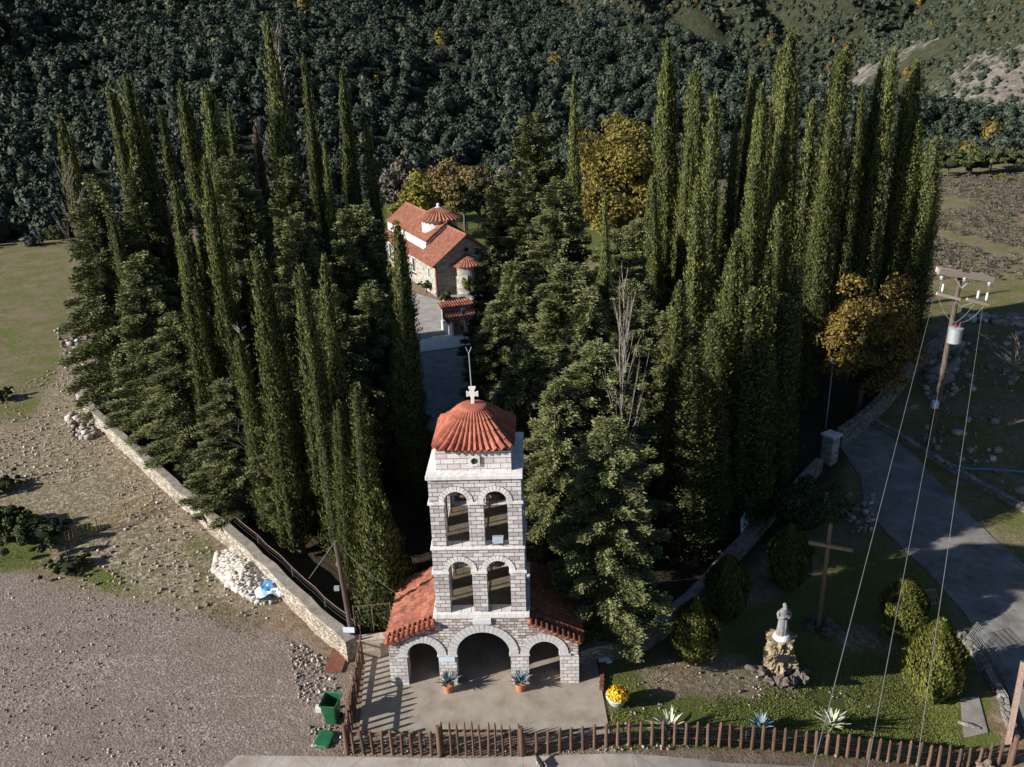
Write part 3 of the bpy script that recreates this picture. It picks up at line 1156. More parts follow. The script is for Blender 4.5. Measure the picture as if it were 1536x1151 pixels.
dome_roof(-.02, 1.75, 1.43, 1.55, .52, 9.66, 10.74, 46, 4, .075, .12).build('roof', M['tile_red'], BT, smooth=False, solid=.05)
MB().box(-.02, 1.75, 9.70, 2.5, 2.64, .1).build('roof_soffit', M['mortar'], BT)
rc = MB()
rc.lathe([(.001, .10), (.2, .09), (.42, .055), (.57, .0), (.58, -.10)], 32, (-.02, 1.75, 10.80))
rc.build('roof_cap', M['cap_red'], BT, smooth=True)
# white flared cross
cz = 10.82
out = [(-.06, 0), (.06, 0), (.06, .30), (.10, .36), (.18, .33), (.215, .33), (.215, .53), (.18, .53), (.10, .50), (.075, .56),
       (.13, .66), (.13, .70), (-.13, .70), (-.13, .66), (-.075, .56), (-.10, .50), (-.18, .53), (-.215, .53), (-.215, .33), (-.18, .33), (-.10, .36), (-.06, .30)]
MB().prism([(x - .04, z + cz) for x, z in out], 1.70, 1.80).build('cross', M['white_stone'], BT, bevel=.01)
lr = MB()
lr.tube([(-.06, 1.86, 10.8), (-.10, 1.86, 12.75)], .018, 6)
lr.tube([(-.10, 1.86, 12.7), (-.20, 1.86, 12.95)], .012, 5)
lr.tube([(-.10, 1.86, 12.7), (.0, 1.86, 12.95)], .012, 5)
lr.build('lightning_rod', M['galv'], BT)

# lean-to side roofs
for sx in (-1, 1):
    E0, E1 = 3.72, 1.70
    y0, y1 = -.06, 4.0
    ze, zr = 1.93, 2.86
    rm = MB().tiles((sx * E1, y0, zr), (sx * E1, y1, zr), (sx * E0, y0, ze), (sx * E0, y1, ze), 18, 6, .055, .03, .014)
    ro = rm.build('side_roof', M['tile_old'], BT, solid=.04)
    un = MB()
    n1, n2 = (sx * E1, zr - .1), (sx * (E0 - .08), ze - .1)
    poly = [n1, n2, (n2[0], n2[1] - .07), (n1[0], n1[1] - .07)]
    if sx > 0: poly = poly[::-1]
    un.prism(poly, .55, y1 - .1)
    un.build('roof_deck', M['bark'], ro)
    vg = MB()
    n = 10
    for i in range(n):
        t = (i + .35) / n
        x = sx * (E1 + .02 + (E0 - E1 - .04) * t)
        zz = zr + (ze - zr) * t
        vg.tube([(x, .42, zz + .10), (x, .10, zz + .095), (x, -.19, zz + .035)], [.078, .085, .092], 12)
    vg.build('verge_tiles', M['tile_old'], ro)
    hp = MB()
    for i in range(5):
        a, b = i / 5, (i + 1.12) / 5
        hp.tube([(sx * (E1 + (E0 - E1) * a), .48, zr + (ze - zr) * a + .10), (sx * (E1 + (E0 - E1) * b), .48, zr + (ze - zr) * b + .09)], [.075, .09], 10)
    hp.build('ridge_tiles', M['tile_old'], ro)

# plaques
p1 = MB().box(.02, -.05, 2.93, .67, .05, .24).build('plaque', M['marble'], BT, bevel=.008)
ln = MB()
for k in range(3):
    zz = 2.99 - k * .06
    x = -.28
    while x < .28:
        wl_ = random.uniform(.03, .09)
        ln.box(.02 + x + wl_ / 2, -.0765, zz, wl_, .003, .022)
        x += wl_ + .025
ln.build('inscription', M['grey_stone'], p1)
MB().box(-1.37, -.045, 1.23, .58, .05, .19).build('plaque', M['sky_plaque'], BT, bevel=.006)

# floodlight standing on the upper sill
fl = thing('floodlight', 'small blue-grey floodlight standing in the upper right opening of the bell tower', 'floodlight', bt(.74, .14, 6.06), YAW)
MB().box(0, 0, .235, .40, .14, .28).build('housing', M['galv'], fl, bevel=.02)
MB().box(0, -.076, .235, .34, .012, .22).build('glass', M['flood_glass'], fl)
fb = MB()
fb.tube([(-.22, 0, .22), (-.22, -.02, .04), (.22, -.02, .04), (.22, 0, .22)], .012, 6)
fb.tube([(.0, -.02, .03), (.3, -.1, .012)], .01, 6)
fb.build('bracket', M['iron'], fl)

# ------------------------------------------------------------------ church
CA = G(655, 446)
CANG = math.radians(23.0)
CO = CA + Vector((math.cos(CANG), math.sin(CANG), 0)) * 3.5
CH = thing('church', 'small stone church with red tiled roofs, low dome and rounded apse behind the grove', 'church', CO, CANG)
EW, RW = 3.3, 6.0                      # eave and ridge heights of the front block


def gable(hw, ze, zr, y0, y1):
    return MB().prism([(-hw, -.1), (hw, -.1), (hw, ze), (0, zr), (-hw, ze)], y0, y1)


gable(3.5, EW, RW - .12, 0, 5.3).build('wall', M['church_stone'], CH)
gable(3.5, EW - .25, 4.0, 5.3, 20.6).build('aisle_wall', M['church_stone'], CH)
gable(2.55, 4.55, 6.4, 5.45, 20.5).build('nave_wall', M['plaster'], CH)
for sx in (-1, 1):
    MB().tiles((0, -.25, RW + .05), (0, 5.4, RW + .05), (sx * 3.85, -.25, EW - .16), (sx * 3.85, 5.4, EW - .16), 24, 11, .05, .03, .01).build('roof', M['tile_church'], CH, solid=.05)
    MB().tiles((0, 5.3, 6.62), (0, 20.8, 6.62), (sx * 2.62, 5.3, 4.70), (sx * 2.62, 20.8, 4.70), 60, 9, .05, .03, .01).build('nave_roof', M['tile_church'], CH, solid=.05)
    MB().tiles((sx * 2.5, 5.4, 3.72), (sx * 2.5, 20.8, 3.72), (sx * 3.85, 5.4, EW - .2), (sx * 3.85, 20.8, EW - .2), 60, 4, .05, .03, .01).build('aisle_roof', M['tile_church'], CH, solid=.05)
rr_ = MB()
rr_.tube([(0, -.28, RW + .12), (0, 5.35, RW + .12)], .12, 10)
rr_.tube([(0, 5.3, 6.70), (0, 20.8, 6.70)], .12, 10)
for sx in (-1, 1): rr_.tube([(sx * .02, -.22, RW + .11), (sx * 3.85, -.22, EW - .10)], .10, 8)
rr_.build('ridge_tiles', M['tile_church'], CH)
MB().lathe([(1.95, 3.7), (1.95, 6.45), (2.05, 6.47), (2.05, 6.6), (.01, 6.6)], 32, (0, 8.1, 0)).build('drum', M['plaster'], CH, smooth=False)
DR = dome_roof(0, 8.1, 2.55, 2.55, .40, 6.82, 7.95, 34, 2, .085, 0, False, prof=lambda t: 7.72 - 1.15 * t ** 1.15).build('dome_roof', M['tile_church'], CH, solid=.06)
fn = MB()
fn.lathe([(.75, -.2), (.42, .10), (.2, .24), (.16, .30), (.24, .42), (.14, .55), (.01, .58)], 14, (0, 8.1, 7.66))
fn.build('finial', M['grey_stone'], CH, smooth=True)
ap = MB().lathe([(1.35, -.1), (1.35, 2.85), (1.45, 2.9), (1.45, 3.0), (.01, 3.05)], 18, (0, 0, 0), PI, 2 * PI)
ap.build('apse', M['church_stone'], CH)
S = 6
nc = 15
vs, fs = [], []
rows = [(0, 0), (.5, .03), (.5, 0), (1, .03)]
for t, off in rows:
    for i in range(nc * S + 1):
        th = PI + PI * i / (nc * S)
        ph = math.cos(2 * PI * i / S)
        rad = .12 + 1.55 * t
        vs.append((rad * math.cos(th), rad * math.sin(th), 4.0 - 1.02 * t + off + .07 * (ph if ph > 0 else .5 * ph) * (.3 + .7 * t)))
for r in range(3):
    for i in range(nc * S):
        k = r * (nc * S + 1) + i
        fs.append((k, k + 1, k + nc * S + 2, k + nc * S + 1))
MB().add(vs, fs).build('apse_roof', M['tile_church'], CH, solid=.06)
oc = MB().lathe([(.25, 0), (.25, .05), (.36, .05), (.36, 0)], 20, (0, 0, 0))
oc.v = [(x, -z - .005, y + 4.55) for x, y, z in oc.v]
oco = oc.build('window', M['church_stone'], CH)
MB().prism([(.26 * math.cos(2 * PI * i / 20), 4.55 + .26 * math.sin(2 * PI * i / 20)) for i in range(20)], -.03, -.01).build('pane', M['glass'], oco)
for yy, zc, ww, hh in ((1.9, 2.2, .46, .95), (7.2, 2.0, .9, 1.5), (12, 2.0, .9, 1.5), (16.5, 2.0, .9, 1.5)):
    f = MB()
    for dy, dz, sy, sz in ((-ww / 2 - .05, 0, .1, hh + .2), (ww / 2 + .05, 0, .1, hh + .2), (0, hh / 2 + .05, ww, .1), (0, -hh / 2 - .05, ww, .1)):
        f.box(-3.52, yy + dy, zc + dz, .09, sy, sz)
    fo = f.build('window', M['white_stone'], CH)
    MB().box(-3.512, yy, zc, .03, ww, hh).build('pane', M['glass'], fo)
    if ww > .5:
        MB().box(-3.62, yy, zc - hh / 2 - .14, .3, ww + .3, .12).build('sill', M['brown_rock'], fo)
for z_ in (1.6,):
    f = MB()
    f.box(-.62, -1.26, z_, .3, .06, 1.15, math.radians(-25))
    f.build('window', M['grey_stone'], CH)
MB().tube([(-3.42, -.09, -.05), (-3.42, -.09, 3.1), (-3.7, -.16, 3.15)], .07, 8).build('downpipe', M['bush_red'], CH)

# little tiled shelter beside the path
SH = thing('tiled_shelter', 'little tiled shelter with white posts beside the path below the church', 'shelter', G(694, 503), math.radians(23))
MB().tiles((-1.2, 3.0, 2.35), (1.9, 3.0, 2.35), (-1.2, -.4, 1.45), (1.9, -.4, 1.45), 13, 6, .05, .03, .015).build('roof', M['tile_old'], SH, solid=.06)
sm = MB()
sm.box(.4, 2.7, 1.05, 2.6, .25, 2.1)
sm.box(1.6, 1.2, .7, .25, 2.7, 1.4)
sm.build('wall', M['church_stone'], SH)
for x in (-.95, .3): MB().box(x, -.15, .7, .2, .2, 1.4).build('post', M['white_paint'], SH)
MB().box(-.95, 1.3, .45, .22, 2.6, .9).build('low_wall', M['plaster'], SH)

# terrace wall / planted bed at the foot of the church
pb = pp((664, 452), (712, 446), (716, 456), (668, 464))
tag(MB().slab([(p.x, p.y) for p in pb], 0, .5).build('planting_bed', M['church_stone']), 'low stone planting bed full of herbs at the foot of the church apse', 'planting bed')

# terrace railing right of the church
RL = thing('terrace_railing', 'dark metal railing along the grass terrace right of the church dome', 'railing')
a_, b_ = G(686, 346), G(800, 352)
rm = MB()
for z in (.4, .75, 1.1): rm.tube([a_ + Vector((0, 0, z)), b_ + Vector((0, 0, z))], .04, 6)
rm.build('rail', M['iron'], RL)
for i in range(8):
    p = a_.lerp(b_, i / 7)
    MB().tube([p, p + Vector((0, 0, 1.2))], .06, 6).build('post', M['iron'], RL)

# ------------------------------------------------------------------ vegetation builders
def unit(v):
    return v / np.maximum(np.linalg.norm(v, axis=-1, keepdims=True), 1e-6)


def kites(c, d, nrm, L, W):
    """pointed leaf sprays centred at c, pointing along d, facing nrm"""
    d = unit(d)
    s = unit(np.cross(d, nrm))
    L = np.asarray(L)[:, None] if np.ndim(L) else L
    W = np.asarray(W)[:, None] if np.ndim(W) else W
    V = np.stack([c - d * L * .5, c + s * W * .5 - d * L * .08, c + d * L * .5, c - s * W * .5 - d * L * .08], 1)
    return V.reshape(-1, 3)


def quads(n):
    return np.arange(n * 4).reshape(-1, 4)


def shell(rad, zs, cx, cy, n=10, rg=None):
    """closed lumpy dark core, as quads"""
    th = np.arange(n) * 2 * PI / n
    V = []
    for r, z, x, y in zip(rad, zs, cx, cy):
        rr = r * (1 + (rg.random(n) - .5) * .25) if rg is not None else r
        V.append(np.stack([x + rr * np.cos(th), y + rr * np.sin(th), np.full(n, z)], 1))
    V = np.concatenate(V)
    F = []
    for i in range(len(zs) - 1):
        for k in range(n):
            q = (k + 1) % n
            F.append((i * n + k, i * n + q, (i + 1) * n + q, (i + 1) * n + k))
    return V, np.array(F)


def merge(parts):
    Vs, Fs, b = [], [], 0
    for V, F in parts:
        Vs.append(V)
        Fs.append(F + b)
        b += len(V)
    return np.concatenate(Vs), np.concatenate(Fs)


def two_mat(name, leafV, coreV, coreF, mleaf, mcore):
    nl = len(leafV) // 4
    V = np.concatenate([leafV, coreV]) if len(coreV) else leafV
    F = np.concatenate([quads(nl), coreF + len(leafV)]) if len(coreV) else quads(nl)
    me = npmesh(name, V, F, mleaf)
    me.materials.append(mcore)
    mi = np.zeros(len(F), dtype=np.int32)
    mi[nl:] = 1
    me.polygons.foreach_set('material_index', mi)
    me.update()
    return me


def cypress_mesh(seed, Hh=16.0, Rr=.9, nst=6, blunt=.45, low=.03, dens=1.0, mleaf='cypress', spread=.55, topr=(.5, .95)):
    g = np.random.default_rng(seed)
    stems = [(0, 0, Rr * .72, 0.02 * Hh, Hh)]
    for k in range(nst):
        a = 2 * PI * (k + g.random() * .7) / nst
        o = Rr * g.uniform(.42, spread + .18)
        z0 = Hh * g.choice([low, g.uniform(low, .35)])
        stems.append((o * math.cos(a), o * math.sin(a), Rr * g.uniform(.30, .50), z0, Hh * g.uniform(*topr)))
    Ls, cores = [], []
    for ox, oy, r, z0, z1 in stems:
        h = z1 - z0
        n = int(680 * r * h * dens) + 500
        t = 1 - (1 - g.random(n)) ** .8
        t = np.clip(t, 0, 1)
        ang = g.random(n) * 2 * PI
        ph = g.random(4) * 6
        z = z0 + t * h
        prof = np.minimum(1, (t / .07) ** .6 + .15) * (1 - t ** 1.9) ** blunt
        # the stem leans a little towards the main axis near its top
        kx, ky = ox * (1 - .6 * t), oy * (1 - .6 * t)
        lump = 1 + .24 * np.sin(3 * ang + z * 1.4 + ph[0]) * np.sin(z * 2.3 + ph[1]) + .20 * np.sin(z * 4.1 + ang * 2 + ph[2]) + .16 * np.sin(z * .9 + ang + ph[3])
        rr = r * prof * lump * (1.08 - .42 * g.random(n) ** 1.6) + .03
        outw = np.stack([np.cos(ang), np.sin(ang), np.zeros(n)], 1)
        c = np.stack([kx + rr * outw[:, 0], ky + rr * outw[:, 1], z], 1)
        d = outw * .42 + np.array([0, 0, 1.0]) + (g.random((n, 3)) - .5) * .75
        nr = outw + (g.random((n, 3)) - .5) * .8
        L = g.uniform(.085, .19, n)
        Ls.append(kites(c, d, nr, L, L * g.uniform(.34, .5, n)))
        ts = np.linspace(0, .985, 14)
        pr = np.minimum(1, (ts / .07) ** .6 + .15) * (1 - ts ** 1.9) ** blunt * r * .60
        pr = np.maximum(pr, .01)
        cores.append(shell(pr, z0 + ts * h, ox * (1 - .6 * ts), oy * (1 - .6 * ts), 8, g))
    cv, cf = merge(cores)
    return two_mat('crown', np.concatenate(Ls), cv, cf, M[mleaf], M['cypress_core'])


def conifer_mesh(seed, Hh=14.0, Rr=3.0, nb=170, droop=.25, taper=.85, mleaf='conifer', low=.04, rise=.35):
    g = np.random.default_rng(seed)
    cs, ds, ns, Ls = [], [], [], []
    tops = [(0, 0, 1.0)] + [(g.uniform(-.5, .5), g.uniform(-.5, .5), g.uniform(.8, .95)) for _ in range(2)]
    for b in range(nb):
        u = (b + g.random()) / nb
        h = low + (1 - low) * u ** .85
        tx, ty, tt = tops[0] if g.random() < .7 else tops[g.integers(1, 3)]
        if h > tt: continue
        a = b * 2.39996 + g.uniform(-.4, .4)
        ln = Rr * ((1 - h / tt) ** taper * g.uniform(.62, 1.12) + .07)
        if h < .12: ln *= .75 + 2 * h
        o = np.array([math.cos(a), math.sin(a), 0])
        sd = np.array([-math.sin(a), math.cos(a), 0])
        m = max(4, int(ln * 15))
        s = np.sqrt(np.linspace(.12, 1, m))
        for k in range(m):
            sk = s[k]
            p = np.array([tx, ty, h * Hh]) + o * ln * sk + np.array([0, 0, ln * (rise * sk - droop * sk * sk)])
            wdt = .55 * (1.15 - sk) * min(1.4, ln * .4) + .12
            q = 22
            c = p + sd * (g.random((q, 1)) - .5) * 2 * wdt + (g.random((q, 3)) - .5) * np.array([.36, .36, .44])
            sgn = np.sign((c - p) @ sd)[:, None]
            d = o * .9 + sd * sgn * .55 + np.array([0, 0, .28]) + (g.random((q, 3)) - .5) * .9
            nr = np.array([0, 0, .55]) + o * .6 + (g.random((q, 3)) - .5) * .9
            cs.append(c); ds.append(d); ns.append(nr)
            Ls.append(g.uniform(.095, .21, q))
    c, d, n_, L = map(np.concatenate, (cs, ds, ns, Ls))
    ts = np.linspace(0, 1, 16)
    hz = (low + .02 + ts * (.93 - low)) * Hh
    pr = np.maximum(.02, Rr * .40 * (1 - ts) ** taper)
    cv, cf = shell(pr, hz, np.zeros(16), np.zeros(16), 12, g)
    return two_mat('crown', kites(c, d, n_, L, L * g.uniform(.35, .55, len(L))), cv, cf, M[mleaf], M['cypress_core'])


def blob_mesh(seed, rx, rz, zc, nl, per, size, mleaf, lr=.34, core=.5, mcore='cypress_core', shape=None):
    """broadleaf crown: leaves gathered in lumps spread through an ellipsoid"""
    g = np.random.default_rng(seed)
    cs, ds, ns = [], [], []
    for i in range(nl):
        v = unit(g.normal(size=3))
        if v[2] < -.55: v[2] *= -.6
        rad = g.uniform(.40, .95)
        q = v * rad * np.array([rx, rx, rz]) * g.uniform(.85, 1.15) + np.array([0, 0, zc])
        r = lr * min(rx, rz) * g.uniform(.45, 1.2)
        dv = unit(g.normal(size=(per, 3)))
        dv[:, 2] = np.where(dv[:, 2] < -.3, -dv[:, 2], dv[:, 2])
        c = q + dv * r * (.65 + .4 * g.random((per, 1)))
        cs.append(c)
        ds.append(np.cross(dv, g.normal(size=(per, 3))) + dv * .5 + np.array([0, 0, .2]))
        ns.append(dv + (g.random((per, 3)) - .5) * 1.1)
    c, d, n_ = map(np.concatenate, (cs, ds, ns))
    L = g.uniform(.65, 1.35, len(c)) * size
    if core > 0:
        ts = np.linspace(.04, .96, 9)
        cv, cf = shell(np.sin(PI * ts) * rx * core + .02, zc - math.cos(0) * rz * core * np.cos(PI * ts), np.zeros(9), np.zeros(9), 10, g)
    else:
        cv, cf = np.zeros((0, 3)), np.zeros((0, 4), int)
    return two_mat('crown', kites(c, d, n_, L, L * .6), cv, cf, M[mleaf], M[mcore])


def thuja_mesh(seed, Hh=1.8, Rr=.65, n=9500):
    g = np.random.default_rng(seed)
    t = g.random(n) ** .9
    ang = g.random(n) * 2 * PI
    ph = g.random(3) * 6
    prof = np.sin(PI * np.clip(t * .86 + .12, 0, 1)) ** .75
    prof = np.where(t > .55, prof * (1 - ((t - .55) / .45) ** 2 * .25), prof)
    lump = 1 + .16 * np.sin(5 * ang + ph[0] + t * 3) * np.sin(7 * t + ph[1]) + .10 * np.sin(9 * ang + 8 * t)
    r = Rr * prof * lump * (.82 + .26 * g.random(n))
    o = np.stack([np.cos(ang), np.sin(ang), np.zeros(n)], 1)
    c = np.stack([r * o[:, 0], r * o[:, 1], .05 + t * Hh], 1)
    d = o * .5 + np.array([0, 0, 1.0]) + (g.random((n, 3)) - .5) * .7
    nr = o + (g.random((n, 3)) - .5)
    L = g.uniform(.055, .125, n)
    ts = np.linspace(0, 1, 10)
    cv, cf = shell(np.maximum(.02, Rr * .8 * np.sin(PI * np.clip(ts * .86 + .1, 0, 1)) ** .75), .05 + ts * Hh * .95, np.zeros(10), np.zeros(10), 10, g)
    return two_mat('foliage', kites(c, d, nr, L, L * .45), cv, cf, M['shrub_leaf'], M['cypress_core'])


def branch_mesh(seed, Hh, r0_, nb, blen, mat, upw=.5, sub=3, lean=.03):
    g = np.random.default_rng(seed)
    mb = MB()
    pts = [(g.uniform(-lean, lean) * Hh * t, g.uniform(-lean, lean) * Hh * t, Hh * t) for t in (0, .25, .5, .75, 1)]
    mb.tube(pts, [r0_, r0_ * .8, r0_ * .6, r0_ * .35, r0_ * .1], 6)
    for i in range(nb):
        t = g.uniform(.25, .97)
        a = g.uniform(0, 2 * PI)
        L = blen * (1.15 - t) * g.uniform(.5, 1.2)
        p = Vector((0, 0, Hh * t))
        d = Vector((math.cos(a), math.sin(a), upw * g.uniform(.4, 1.4)))
        q = p + d * L * .5 + Vector((0, 0, .05 * L))
        e = p + d * L + Vector((0, 0, .2 * L))
        mb.tube([p, q, e], [r0_ * .35, r0_ * .22, r0_ * .06], 4, False)
        for k in range(sub):
            s = g.uniform(.3, 1)
            b = p.lerp(e, s)
            dd = Vector((d.x + g.uniform(-1, 1), d.y + g.uniform(-1, 1), d.z + g.uniform(-.2, .7)))
            mb.tube([b, b + dd * L * .28], [r0_ * .14, r0_ * .04], 3, False)
    return mb


def mesh_of(mb, name, mat):
    me = bpy.data.meshes.new(name)
    me.from_pydata([tuple(v) for v in mb.v], [], mb.f)
    me.materials.append(mat)
    me.update()
    return me


def trunk_mesh(Hh, r, limbs=0, seed=0, spread=1.0):
    g = np.random.default_rng(seed)
    mb = MB()
    mb.tube([(0, 0, -.2), (0, 0, .25), (.03, 0, Hh * .5), (0, .02, Hh)], [r * 1.5, r * 1.05, r * .7, r * .12], 8)
    for i in range(limbs):
        a = 2.4 * i
        t = g.uniform(.3, .7)
        p = Vector((0, 0, Hh * t))
        e = p + Vector((math.cos(a), math.sin(a), .9)) * spread * g.uniform(.6, 1)
        mb.tube([p, p.lerp(e, .5) + Vector((0, 0, .1)), e], [r * .45, r * .3, r * .1], 6)
    return mesh_of(mb, 'trunk', M['bark'])


CYP = [cypress_mesh(100 + i, nst=ns, blunt=bl, spread=sp, topr=tr) for i, (ns, bl, sp, tr) in enumerate([(5, .36, .5, (.5, .95)), (7, .32, .65, (.45, 1.0)), (6, .5, .5, (.5, .9)), (4, .30, .7, (.8, 1.02)), (8, .38, .7, (.35, .95)), (5, .55, .5, (.6, .98))])]
CON = [conifer_mesh(200 + i, nb=nb, droop=dr, taper=tp, rise=rs) for i, (nb, dr, tp, rs) in enumerate([(150, .25, .62, .35), (165, .15, .5, .45), (140, .35, .65, .25), (155, .2, .55, .5)])]
CTR = trunk_mesh(15.2, .2)
NTR = trunk_mesh(13.4, .25)


def tree(kind, px, py, Y, wid, var, label, group, mesh=None, trunk=None, cat='tree', rz=None):
    p = AT(px, py, Y)
    b = ground_pt(p.x, Y)
    t = thing(kind, label, cat, b, random.uniform(0, 6.28) if rz is None else rz, group)
    if mesh is None:
        mesh, trunk, h0, r0w = (CYP[var], CTR, 16.0, 1.8) if kind == 'cypress_tree' else (CON[var], NTR, 14.0, 6.0)
    else:
        h0, r0w = mesh[1], mesh[2]
        mesh = mesh[0]
    s = wid / r0w * (1.08 if kind == 'cypress_tree' else 1.22 if kind == 'conifer_tree' else 1.0)
    sz = (p.z - b.z) / h0
    o = link('trunk', trunk, t)
    o.scale = (s, s, sz)
    o = link('crown', mesh, t)
    o.scale = (s, s, sz)
    t.rotation_euler.x = random.uniform(-.022, .022)
    t.rotation_euler.y = random.uniform(-.022, .022)
    return t


GL = 'cypresses of the left grove'
GR = 'cypresses of the right grove'
CL = 'broad conifers of the left grove'
CR = 'broad conifers of the right grove'
CYL = [
    (98, 170, 60, 2.2, 0, 'leftmost cypress of the left grove, its pointed top against the dark forest'),
    (182, 112, 58, 2.3, 3, 'thick cypress with a blunt double top, second from the left edge of the grove'),
    (170, 128, 59, 1.6, 1, 'slimmer cypress clinging to the left side of the blunt double-topped cypress'),
    (213, 133, 63, 1.9, 2, 'dark cypress just right of the blunt double-topped cypress'),
    (247, 158, 60, 1.6, 4, 'thin cypress between the dark cypress and the brown-tipped cypress'),
    (278, 118, 57, 2.0, 0, 'tall cypress with a brown dry tip in the left grove'),
    (312, 128, 56, 2.3, 1, 'broad-topped cypress just right of the brown-tipped cypress'),
    (334, 155, 61, 1.5, 2, 'narrow cypress left of the reddish dead cypress'),
    (396, 20, 58, 2.5, 2, 'tallest cypress of the left grove with a bare grey stem beside its top'),
    (457, 80, 61, 1.8, 5, 'pale tapering cypress right of the tallest cypress of the left grove'),
    (513, 105, 65, 1.8, 0, 'slim cypress standing above the far left of the church roof'),
    (551, 182, 60, 1.8, 4, 'short dark cypress nearest to the church roof on its left'),
    (490, 208, 54, 1.3, 5, 'thin low cypress in front of the pale tapering cypress'),
    (248, 272, 48, 1.2, 3, 'short cypress low in the middle of the left grove'),
    (170, 318, 50, 1.4, 1, 'short cypress rising out of the leftmost conifers'),
    (300, 232, 46, 1.8, 4, 'mid-height cypress in the heart of the left grove'),
    (322, 318, 44, 1.5, 2, 'narrow green cypress in front of the mid-height cypress of the left grove'),
    (274, 355, 43.5, 1.6, 3, 'sunlit cypress column reaching down to the leaning wall conifers'),
    (385, 366, 35.2, 1.9, 0, 'tall front cypress column right of the bare dead treetop'),
    (366, 500, 37.0, 1.3, 1, 'short bright cypress tucked beside the tall front cypress column'),
    (455, 396, 34.0, 1.6, 3, 'left stem of the twin sunlit cypresses behind the wall'),
    (478, 380, 35.2, 1.7, 5, 'right stem of the twin sunlit cypresses behind the wall'),
    (535, 575, 31.5, 1.7, 4, 'low rounded cypress right of the twin sunlit cypresses'),
    (590, 330, 37.4, 1.75, 1, 'lone slender cypress column standing left of the path to the church'),
    (610, 520, 41, 1.5, 2, 'dark cypress in the shade right beside the lone slender column'),
    (500, 600, 32.5, 1.2, 0, 'small cypress at the foot of the twin sunlit cypresses'),
]
for px, py, Y, wd, v, lb in CYL: tree('cypress_tree', px, py, Y, wd, v, lb, GL)
CYR = [
    (859, 112, 62, 1.7, 5, 'lone thin cypress left of the yellow broadleaf tree'),
    (905, 290, 46, 1.1, 2, 'thin dark cypress spire among the conifers below the yellow tree'),
    (1009, 55, 58, 2.3, 0, 'tall sharp cypress just right of the yellow broadleaf tree'),
    (1041, 104, 57, 2.3, 1, 'ragged cypress right of the tall sharp cypress'),
    (1077, 138, 52, 2.4, 4, 'pale grey-green cypress with a wide foot in the right grove'),
    (1102, 185, 60, 1.8, 2, 'shadowed cypress behind the pale grey-green cypress'),
    (1128, 104, 61, 1.8, 3, 'slim cypress between the pale one and the bright green one'),
    (1145, 124, 55, 1.7, 0, 'bright green cypress with a long sunlit left side'),
    (1172, 72, 63, 2.0, 5, 'cypress with a low top left of the tallest of the right grove'),
    (1197, 40, 60, 2.9, 3, 'tallest and thickest cypress of the right grove'),
    (1180, 118, 54, 1.8, 1, 'cypress standing in front of the tallest of the right grove'),
    (1217, 148, 54, 2.0, 4, 'cypress with a dry grey tip right of the tallest one'),
    (1260, 70, 60, 3.0, 1, 'wide ragged-topped cypress right of the dry-tipped one'),
    (1247, 178, 53, 2.3, 0, 'sunlit cypress in front of the wide ragged-topped one'),
    (1292, 124, 60, 1.8, 2, 'narrow cypress left of the slanting-topped one'),
    (1311, 84, 62, 2.1, 5, 'slanting-topped cypress, third tall top from the right'),
    (1332, 70, 61, 2.3, 4, 'full cypress with a long pointed top, second tall top from the right'),
    (1388, 86, 62, 2.9, 1, 'rightmost tall cypress with a dark shaded flank'),
    (1379, 178, 61, 2.5, 2, 'shorter sunlit cypress at the right end of the grove'),
    (1402, 205, 60, 2.6, 3, 'broad dark cypress at the far right edge of the grove'),
    (1056, 262, 43, 2.3, 5, 'cypress reaching far down the shaded slope beside the dead bare stems'),
    (1112, 345, 40, 2.2, 0, 'shaded cypress behind the garden, left of centre in the dark row'),
    (1135, 240, 46, 2.1, 3, 'dark cypress in the shade below the bright green cypress'),
    (1166, 300, 46, 2.2, 4, 'shaded cypress in the dark row above the stone gate pillar'),
    (1195, 345, 45, 2.0, 2, 'cypress nearest to the stone gate pillar'),
    (1215, 235, 55, 2.2, 1, 'sunlit cypress left of the orange tree'),
    (1275, 325, 60, 1.5, 5, 'little bright cypress peering over the orange tree'),
    (1028, 420, 37, 2.2, 2, 'dark shaded cypress behind the big front conifer'),
    (1075, 470, 36.5, 2.2, 1, 'shaded cypress in the dark row behind the dim garden shrubs'),
    (1150, 500, 40, 2.0, 0, 'low cypress in deep shade above the leafy garden bush'),
    (985, 260, 52, 2.0, 4, 'cypress in front of the tall sharp cypress'),
    (1035, 200, 55, 1.6, 0, 'thin cypress half hidden before the ragged cypress'),
]
for px, py, Y, wd, v, lb in CYR: tree('cypress_tree', px, py, Y, wd, v, lb, GR)
CNL = [
    (128, 265, 54, 7.2, 2, 'feathery conifer at the left end of the grove with branches reaching over the stony slope'),
    (212, 380, 49, 6.0, 0, 'conifer right of the feathery leftmost one'),
    (262, 470, 45.5, 6.2, 2, 'conifer whose foot hides the middle of the left stone wall'),
    (356, 240, 52, 5.4, 1, 'grey-green conifer below the broad-topped cypress'),
    (338, 575, 38.5, 4.6, 3, 'bushy conifer behind the wall just below the bare dead treetop'),
    (440, 325, 48, 5.6, 0, 'conifer between the tall front column and the twin cypresses'),
    (425, 240, 56, 4.6, 3, 'conifer under the tallest cypress of the left grove'),
    (528, 315, 50, 6.0, 1, 'full conifer left of the church roof'),
    (495, 430, 42, 5.0, 2, 'dark conifer behind the twin sunlit cypresses'),
    (560, 430, 44, 5.0, 0, 'shaded conifer behind the lone slender column'),
    (420, 560, 37, 4.0, 1, 'dark conifer between the tall front column and the twins'),
    (205, 250, 57, 4.4, 0, 'conifer behind the blunt double-topped cypress'),
]
for px, py, Y, wd, v, lb in CNL: tree('conifer_tree', px, py, Y, wd, v, lb, CL)
